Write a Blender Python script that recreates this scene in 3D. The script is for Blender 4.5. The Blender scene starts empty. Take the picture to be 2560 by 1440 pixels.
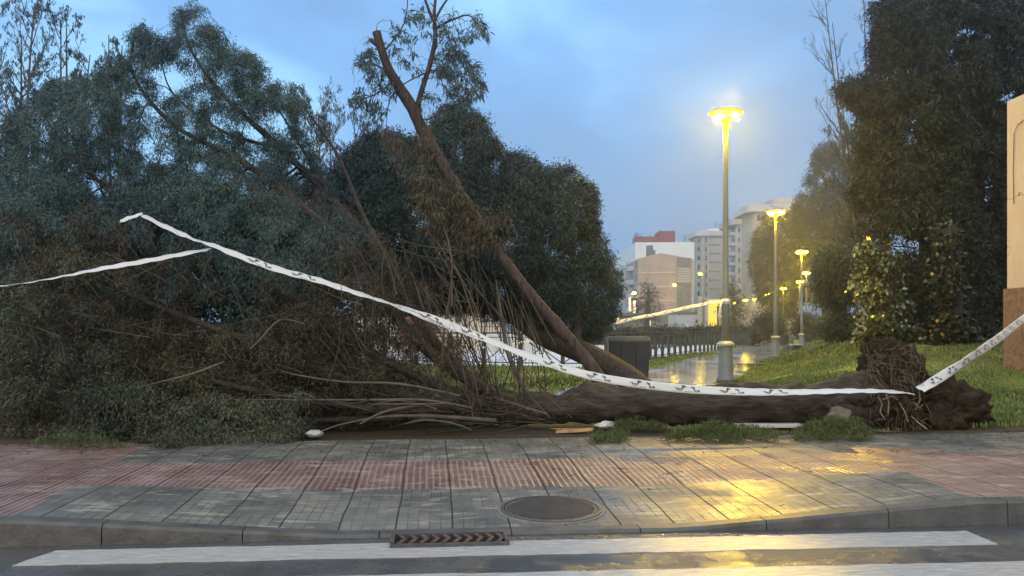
import bpy, bmesh, math, random
import numpy as np
from mathutils import Vector, Matrix, noise as mnoise

R = math.radians
SC = bpy.context.scene
COL = SC.collection
rnd = random.Random(7)
F, HX, HY, CAMZ = 2150.0, 1280.0, 823.0, 1.4      # focal length in photo pixels, principal column, horizon row, eye height

# ------------------------------------------------------------------ camera
cd = bpy.data.cameras.new("camera")
cd.sensor_width = 36.0
cd.lens = F / 2560.0 * 36.0
cd.shift_y = (HY - 720.0) / 2560.0
cd.clip_start = 0.1
cd.clip_end = 3000.0
cam = bpy.data.objects.new("camera", cd)
cam.location = (0, 0, CAMZ)
cam.rotation_euler = (R(90), 0, 0)
COL.objects.link(cam)
SC.camera = cam

# ------------------------------------------------------------------ exposure
SC.view_settings.view_transform = 'Standard'
SC.view_settings.look = 'None'
SC.view_settings.gamma = 1.0
SC.view_settings.exposure = 0.4
try:
    SC.cycles.use_denoising = True
    SC.cycles.max_bounces = 6
    SC.cycles.diffuse_bounces = 2
    SC.cycles.glossy_bounces = 2
    SC.cycles.volume_bounces = 0
    SC.cycles.sample_clamp_indirect = 6.0
except Exception:
    pass

# ------------------------------------------------------------------ world: blue dusk cloud layer over a low-sun sky
W = bpy.data.worlds.new("World")
SC.world = W
W.use_nodes = True
wn, wl = W.node_tree.nodes, W.node_tree.links
wn.clear()
wout = wn.new('ShaderNodeOutputWorld')
sky = wn.new('ShaderNodeTexSky')
sky.sky_type = 'NISHITA'
sky.sun_disc = False
sky.sun_elevation = R(2.0)
sky.sun_rotation = R(200.0)
bg1 = wn.new('ShaderNodeBackground'); bg1.inputs[1].default_value = 0.05
wl.new(sky.outputs[0], bg1.inputs[0])
tc = wn.new('ShaderNodeTexCoord')
mp = wn.new('ShaderNodeMapping'); mp.inputs['Scale'].default_value = (1.0, 1.0, 1.7)
mp.inputs['Location'].default_value = (0.35, 0.0, 0.1)
wl.new(tc.outputs['Generated'], mp.inputs[0])
nz = wn.new('ShaderNodeTexNoise'); nz.inputs['Scale'].default_value = 3.1; nz.inputs['Detail'].default_value = 5.0
nz.inputs['Roughness'].default_value = 0.5; nz.inputs['Distortion'].default_value = 0.35
wl.new(mp.outputs[0], nz.inputs['Vector'])
sep = wn.new('ShaderNodeSeparateXYZ'); wl.new(tc.outputs['Generated'], sep.inputs[0])
def wmath(op, a, b=None, c=None, clamp=False):
    n = wn.new('ShaderNodeMath'); n.operation = op; n.use_clamp = clamp
    for i, v in enumerate((a, b, c)):
        if v is None: continue
        if isinstance(v, (int, float)): n.inputs[i].default_value = v
        else: wl.new(v, n.inputs[i])
    return n.outputs[0]
# the cloud layer thins (gets brighter) towards the upper left of the view
lift = wmath('MULTIPLY_ADD', sep.outputs[0], -0.45, 0.02)
lift2 = wmath('MULTIPLY_ADD', sep.outputs[2], 0.75, lift)
nsum = wmath('ADD', wmath('MULTIPLY_ADD', nz.outputs[0], 1.5, -0.25), lift2)
cr = wn.new('ShaderNodeValToRGB')
cr.color_ramp.elements[0].position = 0.34; cr.color_ramp.elements[0].color = (0.150, 0.29, 0.53, 1)
cr.color_ramp.elements[1].position = 0.97; cr.color_ramp.elements[1].color = (0.31, 0.62, 0.95, 1)
e = cr.color_ramp.elements.new(0.50); e.color = (0.185, 0.335, 0.58, 1)
e = cr.color_ramp.elements.new(0.62); e.color = (0.155, 0.335, 0.64, 1)
e = cr.color_ramp.elements.new(0.82); e.color = (0.19, 0.42, 0.79, 1)
wl.new(nsum, cr.inputs[0])
# greyer cloud overhead and behind the viewer
back = wmath('MULTIPLY_ADD', sep.outputs[1], -0.9, 0.35, clamp=True)
zen = wmath('MULTIPLY_ADD', sep.outputs[2], 1.6, -0.75, clamp=True)
fac = wmath('ADD', back, zen, clamp=True)
mx = wn.new('ShaderNodeMixRGB'); wl.new(fac, mx.inputs[0]); wl.new(cr.outputs[0], mx.inputs[1])
mx.inputs[2].default_value = (1.05, 1.03, 1.0, 1)
bg2 = wn.new('ShaderNodeBackground'); bg2.inputs[1].default_value = 0.92
wl.new(mx.outputs[0], bg2.inputs[0])
ad = wn.new('ShaderNodeAddShader'); wl.new(bg1.outputs[0], ad.inputs[0]); wl.new(bg2.outputs[0], ad.inputs[1])
wl.new(ad.outputs[0], wout.inputs[0])

# ------------------------------------------------------------------ sun: only a trace of it behind the cloud
sd = bpy.data.lights.new("sun", 'SUN'); sd.energy = 0.6; sd.angle = R(35); sd.color = (1.0, 0.92, 0.82)
so = bpy.data.objects.new("sun", sd); COL.objects.link(so)
so.rotation_euler = (R(58), 0, R(-20))

# ================================================================== helpers
def P(px, py, d):
    return Vector(((px - HX) / F * d, d, CAMZ + (HY - py) / F * d))
def G(px, py, z=0.0):
    d = (CAMZ - z) * F / (py - HY)
    return Vector(((px - HX) / F * d, d, z))
def PXv(px, py, d):
    return np.stack([(px - HX) / F * d, d, CAMZ + (HY - py) / F * d], -1)
def ss(a, b, x):
    t = np.clip((x - a) / (b - a), 0, 1)
    return t * t * (3 - 2 * t)

def empty(name, loc=(0, 0, 0), rz=0.0):
    o = bpy.data.objects.new(name, None); COL.objects.link(o)
    o.location = loc; o.rotation_euler = (0, 0, rz); o.empty_display_size = 0.2
    return o
def tag(o, label=None, cat=None, group=None, kind=None):
    if label: o['label'] = label
    if cat: o['category'] = cat
    if group: o['group'] = group
    if kind: o['kind'] = kind
    return o
def parent(o, par):
    if par is not None:
        o.parent = par
    return o

def mesh_np(name, V, Fc, mat, par=None, smooth=False, tint=None):
    """V (n,3) array, Fc (m,3) or (m,4) int array"""
    V = np.asarray(V, dtype=np.float32); Fc = np.asarray(Fc, dtype=np.int32)
    me = bpy.data.meshes.new(name)
    k = Fc.shape[1]
    me.vertices.add(len(V)); me.vertices.foreach_set('co', V.ravel())
    me.loops.add(Fc.size); me.loops.foreach_set('vertex_index', Fc.ravel())
    me.polygons.add(len(Fc)); me.polygons.foreach_set('loop_start', np.arange(0, Fc.size, k, dtype=np.int32))
    me.polygons.foreach_set('use_smooth', np.full(len(Fc), smooth, dtype=bool))
    if tint is not None:
        a = me.attributes.new('tint', 'FLOAT', 'POINT'); a.data.foreach_set('value', np.asarray(tint, dtype=np.float32))
    me.update(calc_edges=True)
    if mat: me.materials.append(mat)
    o = bpy.data.objects.new(name, me); COL.objects.link(o)
    return parent(o, par)

class MB:
    """collects boxes, tubes, lathes and prisms into one mesh"""
    def __init__(s): s.v = []; s.f = []
    def add(s, vs, fs):
        b = len(s.v); s.v += [tuple(v) for v in vs]; s.f += [tuple(b + i for i in f) for f in fs]; return s
    def box(s, x0, x1, y0, y1, z0, z1, M=None):
        vs = [Vector((x, y, z)) for z in (z0, z1) for y in (y0, y1) for x in (x0, x1)]
        if M is not None: vs = [M @ v for v in vs]
        return s.add(vs, [(0, 2, 3, 1), (4, 5, 7, 6), (0, 1, 5, 4), (2, 6, 7, 3), (0, 4, 6, 2), (1, 3, 7, 5)])
    def prism(s, poly, z0, z1, M=None):
        n = len(poly)
        vs = [Vector((x, y, z0)) for x, y in poly] + [Vector((x, y, z1)) for x, y in poly]
        if M is not None: vs = [M @ v for v in vs]
        return s.add(vs, [tuple(range(n - 1, -1, -1)), tuple(range(n, 2 * n))] + [(i, (i + 1) % n, n + (i + 1) % n, n + i) for i in range(n)])
    def lathe(s, prof, n=16, c=(0, 0, 0), M=None):
        vs = []
        for r, z in prof:
            for k in range(n):
                a = 2 * math.pi * k / n
                v = Vector((c[0] + r * math.cos(a), c[1] + r * math.sin(a), c[2] + z))
                vs.append(M @ v if M is not None else v)
        m = len(prof)
        fs = [(i * n + k, i * n + (k + 1) % n, (i + 1) * n + (k + 1) % n, (i + 1) * n + k) for i in range(m - 1) for k in range(n)]
        fs += [tuple(range(n - 1, -1, -1)), tuple((m - 1) * n + k for k in range(n))]
        return s.add(vs, fs)
    def bar(s, a, b, r, n=6, r2=None):
        a = Vector(a); b = Vector(b); d = (b - a); L = d.length
        if L < 1e-6: return s
        q = d.to_track_quat('Z', 'Y').to_matrix().to_4x4(); q.translation = a
        return s.lathe([(r, 0), (r if r2 is None else r2, L)], n, M=q)
    def tube(s, pts, rad, n=8, jit=0.0, seed=0):
        rg = random.Random(seed); pts = [Vector(p) for p in pts]; vs = []; fs = []
        m = len(pts)
        for i, p in enumerate(pts):
            t = (pts[min(i + 1, m - 1)] - pts[max(i - 1, 0)]).normalized()
            ref = Vector((0.13, 0.31, 0.94)) if abs(t.z) < 0.8 else Vector((1, 0.1, 0))
            n1 = t.cross(ref).normalized(); n2 = t.cross(n1)
            for k in range(n):
                a = 2 * math.pi * k / n
                rr = rad[i] * (1 + jit * rg.uniform(-1, 1))
                vs.append(p + (n1 * math.cos(a) + n2 * math.sin(a)) * rr)
        fs = [(i * n + k, i * n + (k + 1) % n, (i + 1) * n + (k + 1) % n, (i + 1) * n + k) for i in range(m - 1) for k in range(n)]
        fs += [tuple(range(n - 1, -1, -1)), tuple((m - 1) * n + k for k in range(n))]
        return s.add(vs, fs)
    def build(s, name, mat, par=None, smooth=False, bevel=0.0):
        me = bpy.data.meshes.new(name); me.from_pydata(s.v, [], s.f); me.update()
        if smooth:
            me.polygons.foreach_set('use_smooth', [True] * len(me.polygons))
        me.materials.append(mat)
        o = bpy.data.objects.new(name, me); COL.objects.link(o)
        if bevel:
            md = o.modifiers.new('bevel', 'BEVEL'); md.width = bevel; md.segments = 2; md.limit_method = 'ANGLE'
        return parent(o, par)

# ------------------------------------------------------------------ materials
class NT:
    def __init__(s, name):
        s.m = bpy.data.materials.new(name); s.m.use_nodes = True
        s.n = s.m.node_tree.nodes; s.l = s.m.node_tree.links
        s.b = s.n['Principled BSDF']
    def node(s, t, **kw):
        n = s.n.new(t)
        for k, v in kw.items():
            if hasattr(n, k): setattr(n, k, v)
            else: n.inputs[k].default_value = v
        return n
    def link(s, a, b): s.l.new(a, b)
    def coord(s, which='Object', scale=(1, 1, 1)):
        t = s.node('ShaderNodeTexCoord'); m = s.node('ShaderNodeMapping')
        m.inputs['Scale'].default_value = scale
        s.link(t.outputs[which], m.inputs[0]); return m.outputs[0]
    def noise(s, vec, scale, detail=4, rough=0.55, dist=0.0):
        n = s.node('ShaderNodeTexNoise'); n.inputs['Scale'].default_value = scale
        n.inputs['Detail'].default_value = detail; n.inputs['Roughness'].default_value = rough
        n.inputs['Distortion'].default_value = dist
        s.link(vec, n.inputs['Vector']); return n.outputs[0]
    def ramp(s, fac, stops):
        r = s.node('ShaderNodeValToRGB'); el = r.color_ramp.elements
        while len(el) < len(stops): el.new(0.5)
        for e_, (p, c) in zip(el, stops):
            e_.position = p; e_.color = c if len(c) == 4 else (*c, 1)
        s.link(fac, r.inputs[0]); return r.outputs[0]
    def math(s, op, a, b=None, c=None, clamp=False):
        n = s.node('ShaderNodeMath'); n.operation = op; n.use_clamp = clamp
        for i, v in enumerate((a, b, c)):
            if v is None: continue
            if isinstance(v, (int, float)): n.inputs[i].default_value = v
            else: s.link(v, n.inputs[i])
        return n.outputs[0]
    def mix(s, fac, a, b, blend='MIX'):
        n = s.node('ShaderNodeMixRGB'); n.blend_type = blend
        for i, v in enumerate((fac, a, b)):
            if isinstance(v, (int, float)): n.inputs[i].default_value = v
            elif isinstance(v, tuple): n.inputs[i].default_value = (*v, 1) if len(v) == 3 else v
            else: s.link(v, n.inputs[i])
        return n.outputs[0]
    def bump(s, h, strength=0.5, dist=0.01):
        n = s.node('ShaderNodeBump'); n.inputs['Strength'].default_value = strength
        n.inputs['Distance'].default_value = dist
        s.link(h, n.inputs['Height']); s.link(n.outputs[0], s.b.inputs['Normal']); return n
    def set(s, **kw):
        for k, v in kw.items():
            k = {'color': 'Base Color', 'rough': 'Roughness', 'metal': 'Metallic', 'spec': 'Specular IOR Level'}.get(k, k)
            if isinstance(v, (int, float)): s.b.inputs[k].default_value = v
            elif isinstance(v, tuple): s.b.inputs[k].default_value = (*v, 1) if len(v) == 3 else v
            else: s.link(v, s.b.inputs[k])
        return s

def m_plain(name, c, rough=0.6, var=0.25, scale=6.0, metal=0.0, bump=0.15, bd=0.01, spec=0.5):
    t = NT(name); v = t.coord()
    n = t.noise(v, scale, 6)
    lo = tuple(x * (1 - var) for x in c); hi = tuple(min(1, x * (1 + var)) for x in c)
    t.set(color=t.ramp(n, [(0.3, lo), (0.7, hi)]), rough=rough, metal=metal, spec=spec)
    n2 = t.noise(v, scale * 6, 5); t.bump(n2, bump, bd)
    return t.m
def m_emit(name, c, s):
    t = NT(name); t.set(color=(0.8, 0.8, 0.8)); t.b.inputs['Emission Color'].default_value = (*c, 1)
    t.b.inputs['Emission Strength'].default_value = s
    return t.m
def m_leaf(name, stops, rough=0.55, trans=0.0, spec=0.35):
    t = NT(name)
    a = t.node('ShaderNodeAttribute'); a.attribute_name = 'tint'
    t.set(color=t.ramp(a.outputs['Fac'], stops), rough=rough, spec=spec)
    return t.m
def m_bark(name, lo, hi, scale=(6, 6, 1.2), bump=0.9, rough=0.75):
    t = NT(name); v = t.coord('Object', scale)
    n = t.noise(v, 3.0, 8, 0.65, 0.4)
    n2 = t.noise(t.coord(), 1.3, 3)
    c = t.mix(n2, t.ramp(n, [(0.3, lo), (0.7, hi)]), t.ramp(n, [(0.3, tuple(x * .6 for x in lo)), (0.75, tuple(x * .8 for x in hi))]))
    t.set(color=c, rough=rough, spec=0.3); t.bump(n, bump, 0.03)
    return t.m

M = {}
M['post'] = m_plain('grey_green_paint', (0.16, 0.18, 0.17), 0.45, 0.12, 3)
M['canopy'] = m_plain('lamp_canopy_paint', (0.35, 0.32, 0.25), 0.4, 0.1, 3)
M['lens'] = m_emit('lamp_lens', (1.0, 0.58, 0.0007), 2000.0)
M['lens_far'] = m_emit('far_lamp_lens', (1.0, 0.60, 0.0022), 600.0)
M['lens_street'] = m_emit('street_lamp_lens', (1.0, 0.66, 0.006), 110.0)
M['lit'] = m_emit('lit_window_warm', (1.0, 0.58, 0.16), 1.8)
M['kiosk_lit'] = m_emit('kiosk_lit_panel', (1.0, 0.62, 0.07), 0.85); M['kiosk_lit'].node_tree.nodes['Principled BSDF'].inputs['Base Color'].default_value = (.5, .35, .06, 1)
M['fence'] = m_plain('dark_fence_paint', (0.035, 0.042, 0.04), 0.5, 0.2, 5)
M['bin'] = m_plain('dark_container_plastic', (0.022, 0.028, 0.035), 0.38, 0.5, 2.5, bump=0.1)
M['bin_rim'] = m_plain('container_rim', (0.11, 0.13, 0.13), 0.4, 0.2, 4)
M['stone'] = m_plain('bench_stone', (0.34, 0.33, 0.28), 0.6, 0.2, 5)
M['dark'] = m_plain('dark_metal', (0.03, 0.032, 0.033), 0.5, 0.3, 5)
M['iron'] = m_plain('cast_iron', (0.055, 0.052, 0.055), 0.42, 0.4, 14, bump=0.5, spec=0.6)
M['bark'] = m_bark('wet_brown_bark', (0.012, 0.010, 0.009), (0.078, 0.062, 0.052))
M['bark_red'] = m_bark('reddish_bark', (0.018, 0.014, 0.013), (0.115, 0.084, 0.070)); M['bark_log'] = m_bark('log_bark', (0.008, 0.007, 0.006), (0.085, 0.068, 0.056), (1.3, 7, 7), 1.0)
M['twig'] = m_plain('dead_twig', (0.085, 0.064, 0.046), 0.8, 0.5, 3, bump=0.1)
M['twig_grey'] = m_plain('grey_twig', (0.085, 0.080, 0.072), 0.8, 0.35, 2, bump=0.1)
M['wood_raw'] = m_plain('split_wood', (0.42, 0.26, 0.12), 0.7, 0.35, 12)
M['soil'] = m_plain('root_soil', (0.045, 0.033, 0.024), 0.95, 0.6, 9, bump=1.0, bd=0.05, spec=0.1)
M['root'] = m_plain('bare_root', (0.17, 0.125, 0.085), 0.7, 0.4, 6)
M['leaf_green'] = m_leaf('veil_tinted_foliage', [(0.0, (0.016, 0.036, 0.040)), (0.5, (0.040, 0.080, 0.080)), (1.0, (0.082, 0.135, 0.110))])  # the windscreen veil's blue lift is put into this leaf colour
M['leaf_brown'] = m_leaf('browned_foliage', [(0.0, (0.016, 0.018, 0.011)), (0.4, (0.044, 0.044, 0.024)), (0.62, (0.082, 0.060, 0.038)), (0.8, (0.070, 0.078, 0.040)), (1.0, (0.115, 0.112, 0.056))])
M['leaf_grey'] = m_leaf('grey_green_foliage', [(0.0, (0.020, 0.028, 0.018)), (0.5, (0.055, 0.070, 0.045)), (1.0, (0.12, 0.135, 0.085))])
M['leaf_dark'] = m_leaf('dark_evergreen_foliage', [(0.0, (0.010, 0.024, 0.024)), (0.6, (0.022, 0.048, 0.044)), (1.0, (0.046, 0.082, 0.064))])
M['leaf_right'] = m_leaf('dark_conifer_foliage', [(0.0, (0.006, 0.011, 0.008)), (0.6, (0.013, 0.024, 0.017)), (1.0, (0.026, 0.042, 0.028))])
M['leaf_olive'] = m_leaf('olive_foliage', [(0.0, (0.022, 0.034, 0.018)), (0.6, (0.048, 0.066, 0.034)), (1.0, (0.095, 0.105, 0.055))])
M['ivy'] = m_leaf('glossy_ivy', [(0.0, (0.020, 0.032, 0.012)), (0.55, (0.065, 0.085, 0.028)), (1.0, (0.30, 0.30, 0.11))], rough=0.28, spec=0.7)
M['ivy_shaded'] = m_leaf('shaded_ivy', [(0.0, (0.008, 0.014, 0.008)), (0.7, (0.022, 0.032, 0.015)), (1.0, (0.06, 0.075, 0.04))], rough=0.4, spec=0.4)  # shaded copy of the ivy: missing lamp light put into the colour
M['grass'] = m_leaf('wet_grass', [(0.0, (0.05, 0.070, 0.022)), (0.45, (0.115, 0.165, 0.045)), (0.8, (0.19, 0.235, 0.075)), (1.0, (0.26, 0.23, 0.12))], rough=0.6)
M['weed'] = m_leaf('pale_weeds', [(0.0, (0.035, 0.055, 0.016)), (0.6, (0.075, 0.105, 0.03)), (0.8, (0.11, 0.13, 0.045)), (1.0, (0.20, 0.165, 0.09))], rough=0.6)
M['tape'] = m_plain('white_barrier_plastic', (0.54, 0.56, 0.57), 0.35, 0.04, 8, bump=0.2)
M['ink'] = m_plain('black_print', (0.03, 0.035, 0.04), 0.4, 0.1, 8)

# ================================================================== street frame (u along the kerb, v away from the road)
TH = R(5.3)
RZ = -0.17                                       # road level; the park lies at 0
R0 = G(1280, 1340, RZ); R0.z = 0.0
UD = Vector((math.cos(TH), math.sin(TH), 0)); VD = Vector((-math.sin(TH), math.cos(TH), 0))
def UV(px, py, z=0.0):
    w = G(px, py, z) - R0
    return w.dot(UD), w.dot(VD)
def street_obj(o):
    o.location = (R0.x, R0.y, 0); o.rotation_euler = (0, 0, TH); return o
BACK = UV(1280, 1098, 0.0)[1]                    # back edge of the pavement
uL0, uL1 = UV(60, 1290, 0)[0], UV(860, 1325, -0.14)[0]
uR0, uR1 = UV(1720, 1318, -0.14)[0], UV(2440, 1262, 0)[0]
def drop(u):                                     # 1 where the kerb is lowered for the crossing
    a = np.clip((u - uL0) / (uL1 - uL0), 0, 1); b = np.clip((uR1 - u) / (uR1 - uR0), 0, 1)
    return np.minimum(a, b)
def pave_z(u, v):
    k = 1 - np.clip(v / 3.2, 0, 1)
    return 0.01 - 0.163 * drop(u) * k

# ---- road
def m_asphalt():
    t = NT('wet_asphalt'); v = t.coord()
    fine = t.noise(v, 220, 4, 0.7); med = t.noise(v, 2.2, 5, 0.6); big = t.noise(v, 0.55, 3)
    t.set(color=t.ramp(fine, [(0.3, (0.030, 0.032, 0.035)), (0.55, (0.062, 0.065, 0.070)), (0.72, (0.15, 0.15, 0.15))]))
    wet = t.ramp(med, [(0.42, (0, 0, 0)), (0.60, (1, 1, 1))])
    t.set(rough=t.math('MULTIPLY_ADD', wet, 0.22, 0.14), spec=0.6)
    t.b.inputs['Specular IOR Level'].default_value = 0.6
    h = t.math('MULTIPLY', fine, t.math('MULTIPLY_ADD', wet, 0.8, 0.25))
    t.bump(h, 0.75, 0.006)
    return t.m
def m_paint():
    t = NT('worn_road_paint'); v = t.coord()
    n1 = t.noise(v, 9, 8, 0.75); n2 = t.noise(t.coord('Object', (2, 14, 2)), 3, 5, 0.6); fine = t.noise(v, 200, 3, 0.7)
    c = t.mix(t.ramp(n2, [(0.35, (0.0,) * 3), (0.65, (1.0,) * 3)]), (0.30, 0.305, 0.31), (0.47, 0.47, 0.465))
    c = t.mix(t.ramp(n1, [(0.30, (1.0,) * 3), (0.37, (0.0,) * 3)]), c, (0.14, 0.14, 0.14))
    t.set(color=c, rough=t.math('MULTIPLY_ADD', n2, 0.30, 0.08), spec=0.7)
    t.bump(fine, 0.4, 0.004)
    return t.m
M['asphalt'] = m_asphalt(); M['paint'] = m_paint()

def grid_obj(name, us, vs, zf, mat, par=None, smooth=True):
    U, Vv = np.meshgrid(us, vs, indexing='ij'); Z = zf(U, Vv)
    V = np.stack([U, Vv, Z], -1).reshape(-1, 3); nu, nv = len(us), len(vs)
    i, j = np.meshgrid(np.arange(nu - 1), np.arange(nv - 1), indexing='ij'); a = (i * nv + j).ravel()
    Fc = np.stack([a, a + nv, a + nv + 1, a + 1], -1)
    return mesh_np(name, V, Fc, mat, par, smooth)

road = grid_obj('road', np.linspace(-60, 60, 121), np.concatenate([np.linspace(-14, -0.4, 30), [-0.2, 0.0]]),
                lambda u, v: RZ + 0 * u, M['asphalt'])
tag(street_obj(road), kind='structure')

def uvpoly(name, pts, z, mat, thick=0.006):
    b = MB(); b.prism(pts, z - thick, z)
    o = b.build(name, mat); street_obj(o); return o
def wobble(a, b, n, amp, rg):
    out = []
    for i in range(n):
        t = i / n
        out.append((a[0] + (b[0] - a[0]) * t + rg.uniform(-amp, amp) * (i > 0), a[1] + (b[1] - a[1]) * t + rg.uniform(-amp, amp) * (i > 0)))
    return out
def stripe(pxs, label):
    c = [UV(x, y, RZ) for x, y in pxs]; rg = random.Random(3); pts = []
    for i in range(len(c)):
        a, b = c[i], c[(i + 1) % len(c)]
        n = max(1, int(math.hypot(a[0] - b[0], a[1] - b[1]) / 0.12)); pts += wobble(a, b, n, 0.011, rg)
    o = uvpoly('crosswalk_stripe', pts, RZ + 0.005, M['paint'], 0.004)
    tag(o, kind='structure'); return o
stripe([(30, 1416), (900, 1397), (1700, 1380), (2496, 1362), (2415, 1328), (1700, 1345), (900, 1361), (140, 1378)], '')
stripe([(-300, 1500), (300, 1496), (2750, 1444), (2800, 1399), (2560, 1404), (1700, 1424), (850, 1441), (-200, 1462)], '')

# ---- pavement
redv0 = UV(1280, 1213, -0.055)[1]; redv1 = UV(1280, 1152, -0.025)[1]
la = UV(40, 1292, 0.0); lb = UV(345, 1130, 0.0); ra = UV(2445, 1258, 0.0); rb = UV(2075, 1102, 0.0)
def m_paving():
    t = NT('wet_pavers'); co = t.node('ShaderNodeTexCoord'); sp = t.node('ShaderNodeSeparateXYZ')
    t.link(co.outputs['Object'], sp.inputs[0]); v3 = co.outputs['Object']
    wv = t.node('ShaderNodeTexNoise'); wv.inputs['Scale'].default_value = 1.1; t.link(v3, wv.inputs['Vector'])
    u = t.math('ADD', sp.outputs[0], t.math('MULTIPLY_ADD', wv.outputs[0], 0.05, -0.025)); v = t.math('ADD', sp.outputs[1], t.math('MULTIPLY_ADD', wv.outputs[0], 0.04, -0.02))
    def groove(x, period, width):
        f = t.math('FRACT', t.math('DIVIDE', x, period))
        d = t.math('ABSOLUTE', t.math('SUBTRACT', f, 0.5))
        return t.math('GREATER_THAN', d, 0.5 - width / period / 2)
    T = 0.44
    gu, gv = groove(u, T, 0.015), groove(v, T, 0.010)
    mu, mv = groove(u, T / 5, 0.008), groove(v, T / 4, 0.006)
    major = t.math('MAXIMUM', gu, gv)
    # red areas
    inband = t.math('MULTIPLY', t.math('GREATER_THAN', v, redv0), t.math('LESS_THAN', v, redv1))
    def side(a, b, uu, sign):
        # u beyond the slanting seam a-b
        k = (b[0] - a[0]) / (b[1] - a[1])
        e_ = t.math('SUBTRACT', sp.outputs[0], t.math('MULTIPLY_ADD', sp.outputs[1], k, a[0] - k * a[1]))
        return t.math('GREATER_THAN', t.math('MULTIPLY', e_, sign), 0.0)
    left = side(la, lb, u, -1.0); right = side(ra, rb, u, 1.0)
    right2 = t.math('MULTIPLY', right, t.math('LESS_THAN', t.math('MULTIPLY_ADD', sp.outputs[0], 0.55, sp.outputs[1]), 5.75))
    red = t.math('MAXIMUM', inband, t.math('MAXIMUM', left, right2))
    ridgex = t.math('ADD', u, t.math('MULTIPLY', t.math('MULTIPLY', left, v), 0.0))
    rf = t.math('FRACT', t.math('DIVIDE', ridgex, 0.0628))
    ridge = t.math('ABSOLUTE', t.math('SUBTRACT', rf, 0.5))        # 0 centre of ridge
    ridge = t.math('SUBTRACT', 1.0, t.math('MULTIPLY', ridge, 3.6), clamp=True)
    # per block variation
    cu = t.math('FLOOR', t.math('DIVIDE', u, T)); cv = t.math('FLOOR', t.math('DIVIDE', v, T))
    cmb = t.node('ShaderNodeCombineXYZ'); t.link(cu, cmb.inputs[0]); t.link(cv, cmb.inputs[1])
    wn_ = t.node('ShaderNodeTexWhiteNoise'); t.link(cmb.outputs[0], wn_.inputs['Vector']); blk = wn_.outputs['Value']
    cu2 = t.math('FLOOR', t.math('DIVIDE', u, T / 5)); cv2 = t.math('FLOOR', t.math('DIVIDE', v, T / 2))
    cmb2 = t.node('ShaderNodeCombineXYZ'); t.link(cu2, cmb2.inputs[0]); t.link(cv2, cmb2.inputs[1])
    wn2 = t.node('ShaderNodeTexWhiteNoise'); t.link(cmb2.outputs[0], wn2.inputs['Vector'])
    big = t.noise(v3, 0.9, 6, 0.6, 0.3); fine = t.noise(v3, 60, 6, 0.7)
    st_ = t.noise(t.coord('Object', (1.2, 4.0, 1)), 2.2, 7, 0.7, 0.6)
    val = t.math('ADD', t.math('MULTIPLY', blk, 0.17), t.math('ADD', t.math('MULTIPLY', wn2.outputs['Value'], 0.12), t.math('MULTIPLY', big, 0.88)))
    val = t.math('ADD', val, t.math('MULTIPLY_ADD', fine, 0.5, -0.27))
    grey = t.ramp(val, [(0.25, (0.052, 0.055, 0.055)), (0.55, (0.105, 0.108, 0.104)), (0.85, (0.21, 0.205, 0.18))])
    rd = t.ramp(val, [(0.25, (0.075, 0.040, 0.040)), (0.55, (0.140, 0.078, 0.077)), (0.9, (0.22, 0.145, 0.14))])
    rd = t.mix(t.math('MULTIPLY', ridge, 0.75), rd, (0.32, 0.235, 0.22))
    col = t.mix(red, grey, rd)
    col = t.mix(t.ramp(st_, [(0.545, (0.0,) * 3), (0.60, (0.7,) * 3)]), col, (0.30, 0.29, 0.25))   # pale worn patches
    moss = t.noise(v3, 1.7, 5, 0.7)
    wear = t.ramp(t.noise(v3, 1.9, 4, 0.6), [(0.40, (0.15,) * 3), (0.62, (1.0,) * 3)])
    minor = t.math('MULTIPLY', t.math('MULTIPLY', t.math('MAXIMUM', mu, t.math('MULTIPLY', mv, 0.8)), t.math('SUBTRACT', 1.0, red)), wear)
    gap = t.math('MAXIMUM', t.math('MAXIMUM', gu, t.math('MULTIPLY', gv, t.math('MULTIPLY_ADD', wear, 0.5, 0.1))), t.math('MULTIPLY', minor, 0.8))
    col = t.mix(t.math('MULTIPLY', gap, 0.88), col, t.mix(moss, (0.022, 0.023, 0.020), (0.040, 0.044, 0.026)))
    t.set(color=col, spec=0.6)
    wet = t.noise(v3, 1.3, 5, 0.65, 0.4)
    wetr = t.ramp(wet, [(0.38, (0.20,) * 3), (0.60, (0.50,) * 3)])
    t.set(rough=t.math('MAXIMUM', t.math('ADD', wetr, t.math('MULTIPLY', fine, 0.10)), t.math('MULTIPLY', gap, 0.95)), spec=t.math('MULTIPLY_ADD', gap, -0.5, 0.6))
    h = t.math('SUBTRACT', t.math('ADD', t.math('MULTIPLY', fine, 0.22), t.math('MULTIPLY', t.math('MULTIPLY', ridge, red), 1.0)), t.math('MULTIPLY', gap, 1.6))
    h = t.math('ADD', h, t.math('MULTIPLY', wn2.outputs['Value'], 0.25))
    t.bump(h, 0.8, 0.008)
    return t.m
M['paving'] = m_paving()
us = np.concatenate([np.linspace(-40, -8, 17)[:-1], np.linspace(-8, 9, 341), np.linspace(9, 45, 19)[1:]])
pave = grid_obj('pavement', us, np.linspace(0.17, BACK, 60),
                lambda u, v: pave_z(u, v) + 0.004 * np.sin(u * 2.3 + v) * np.sin(v * 1.7), M['paving'])
tag(street_obj(pave), kind='structure')

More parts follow.
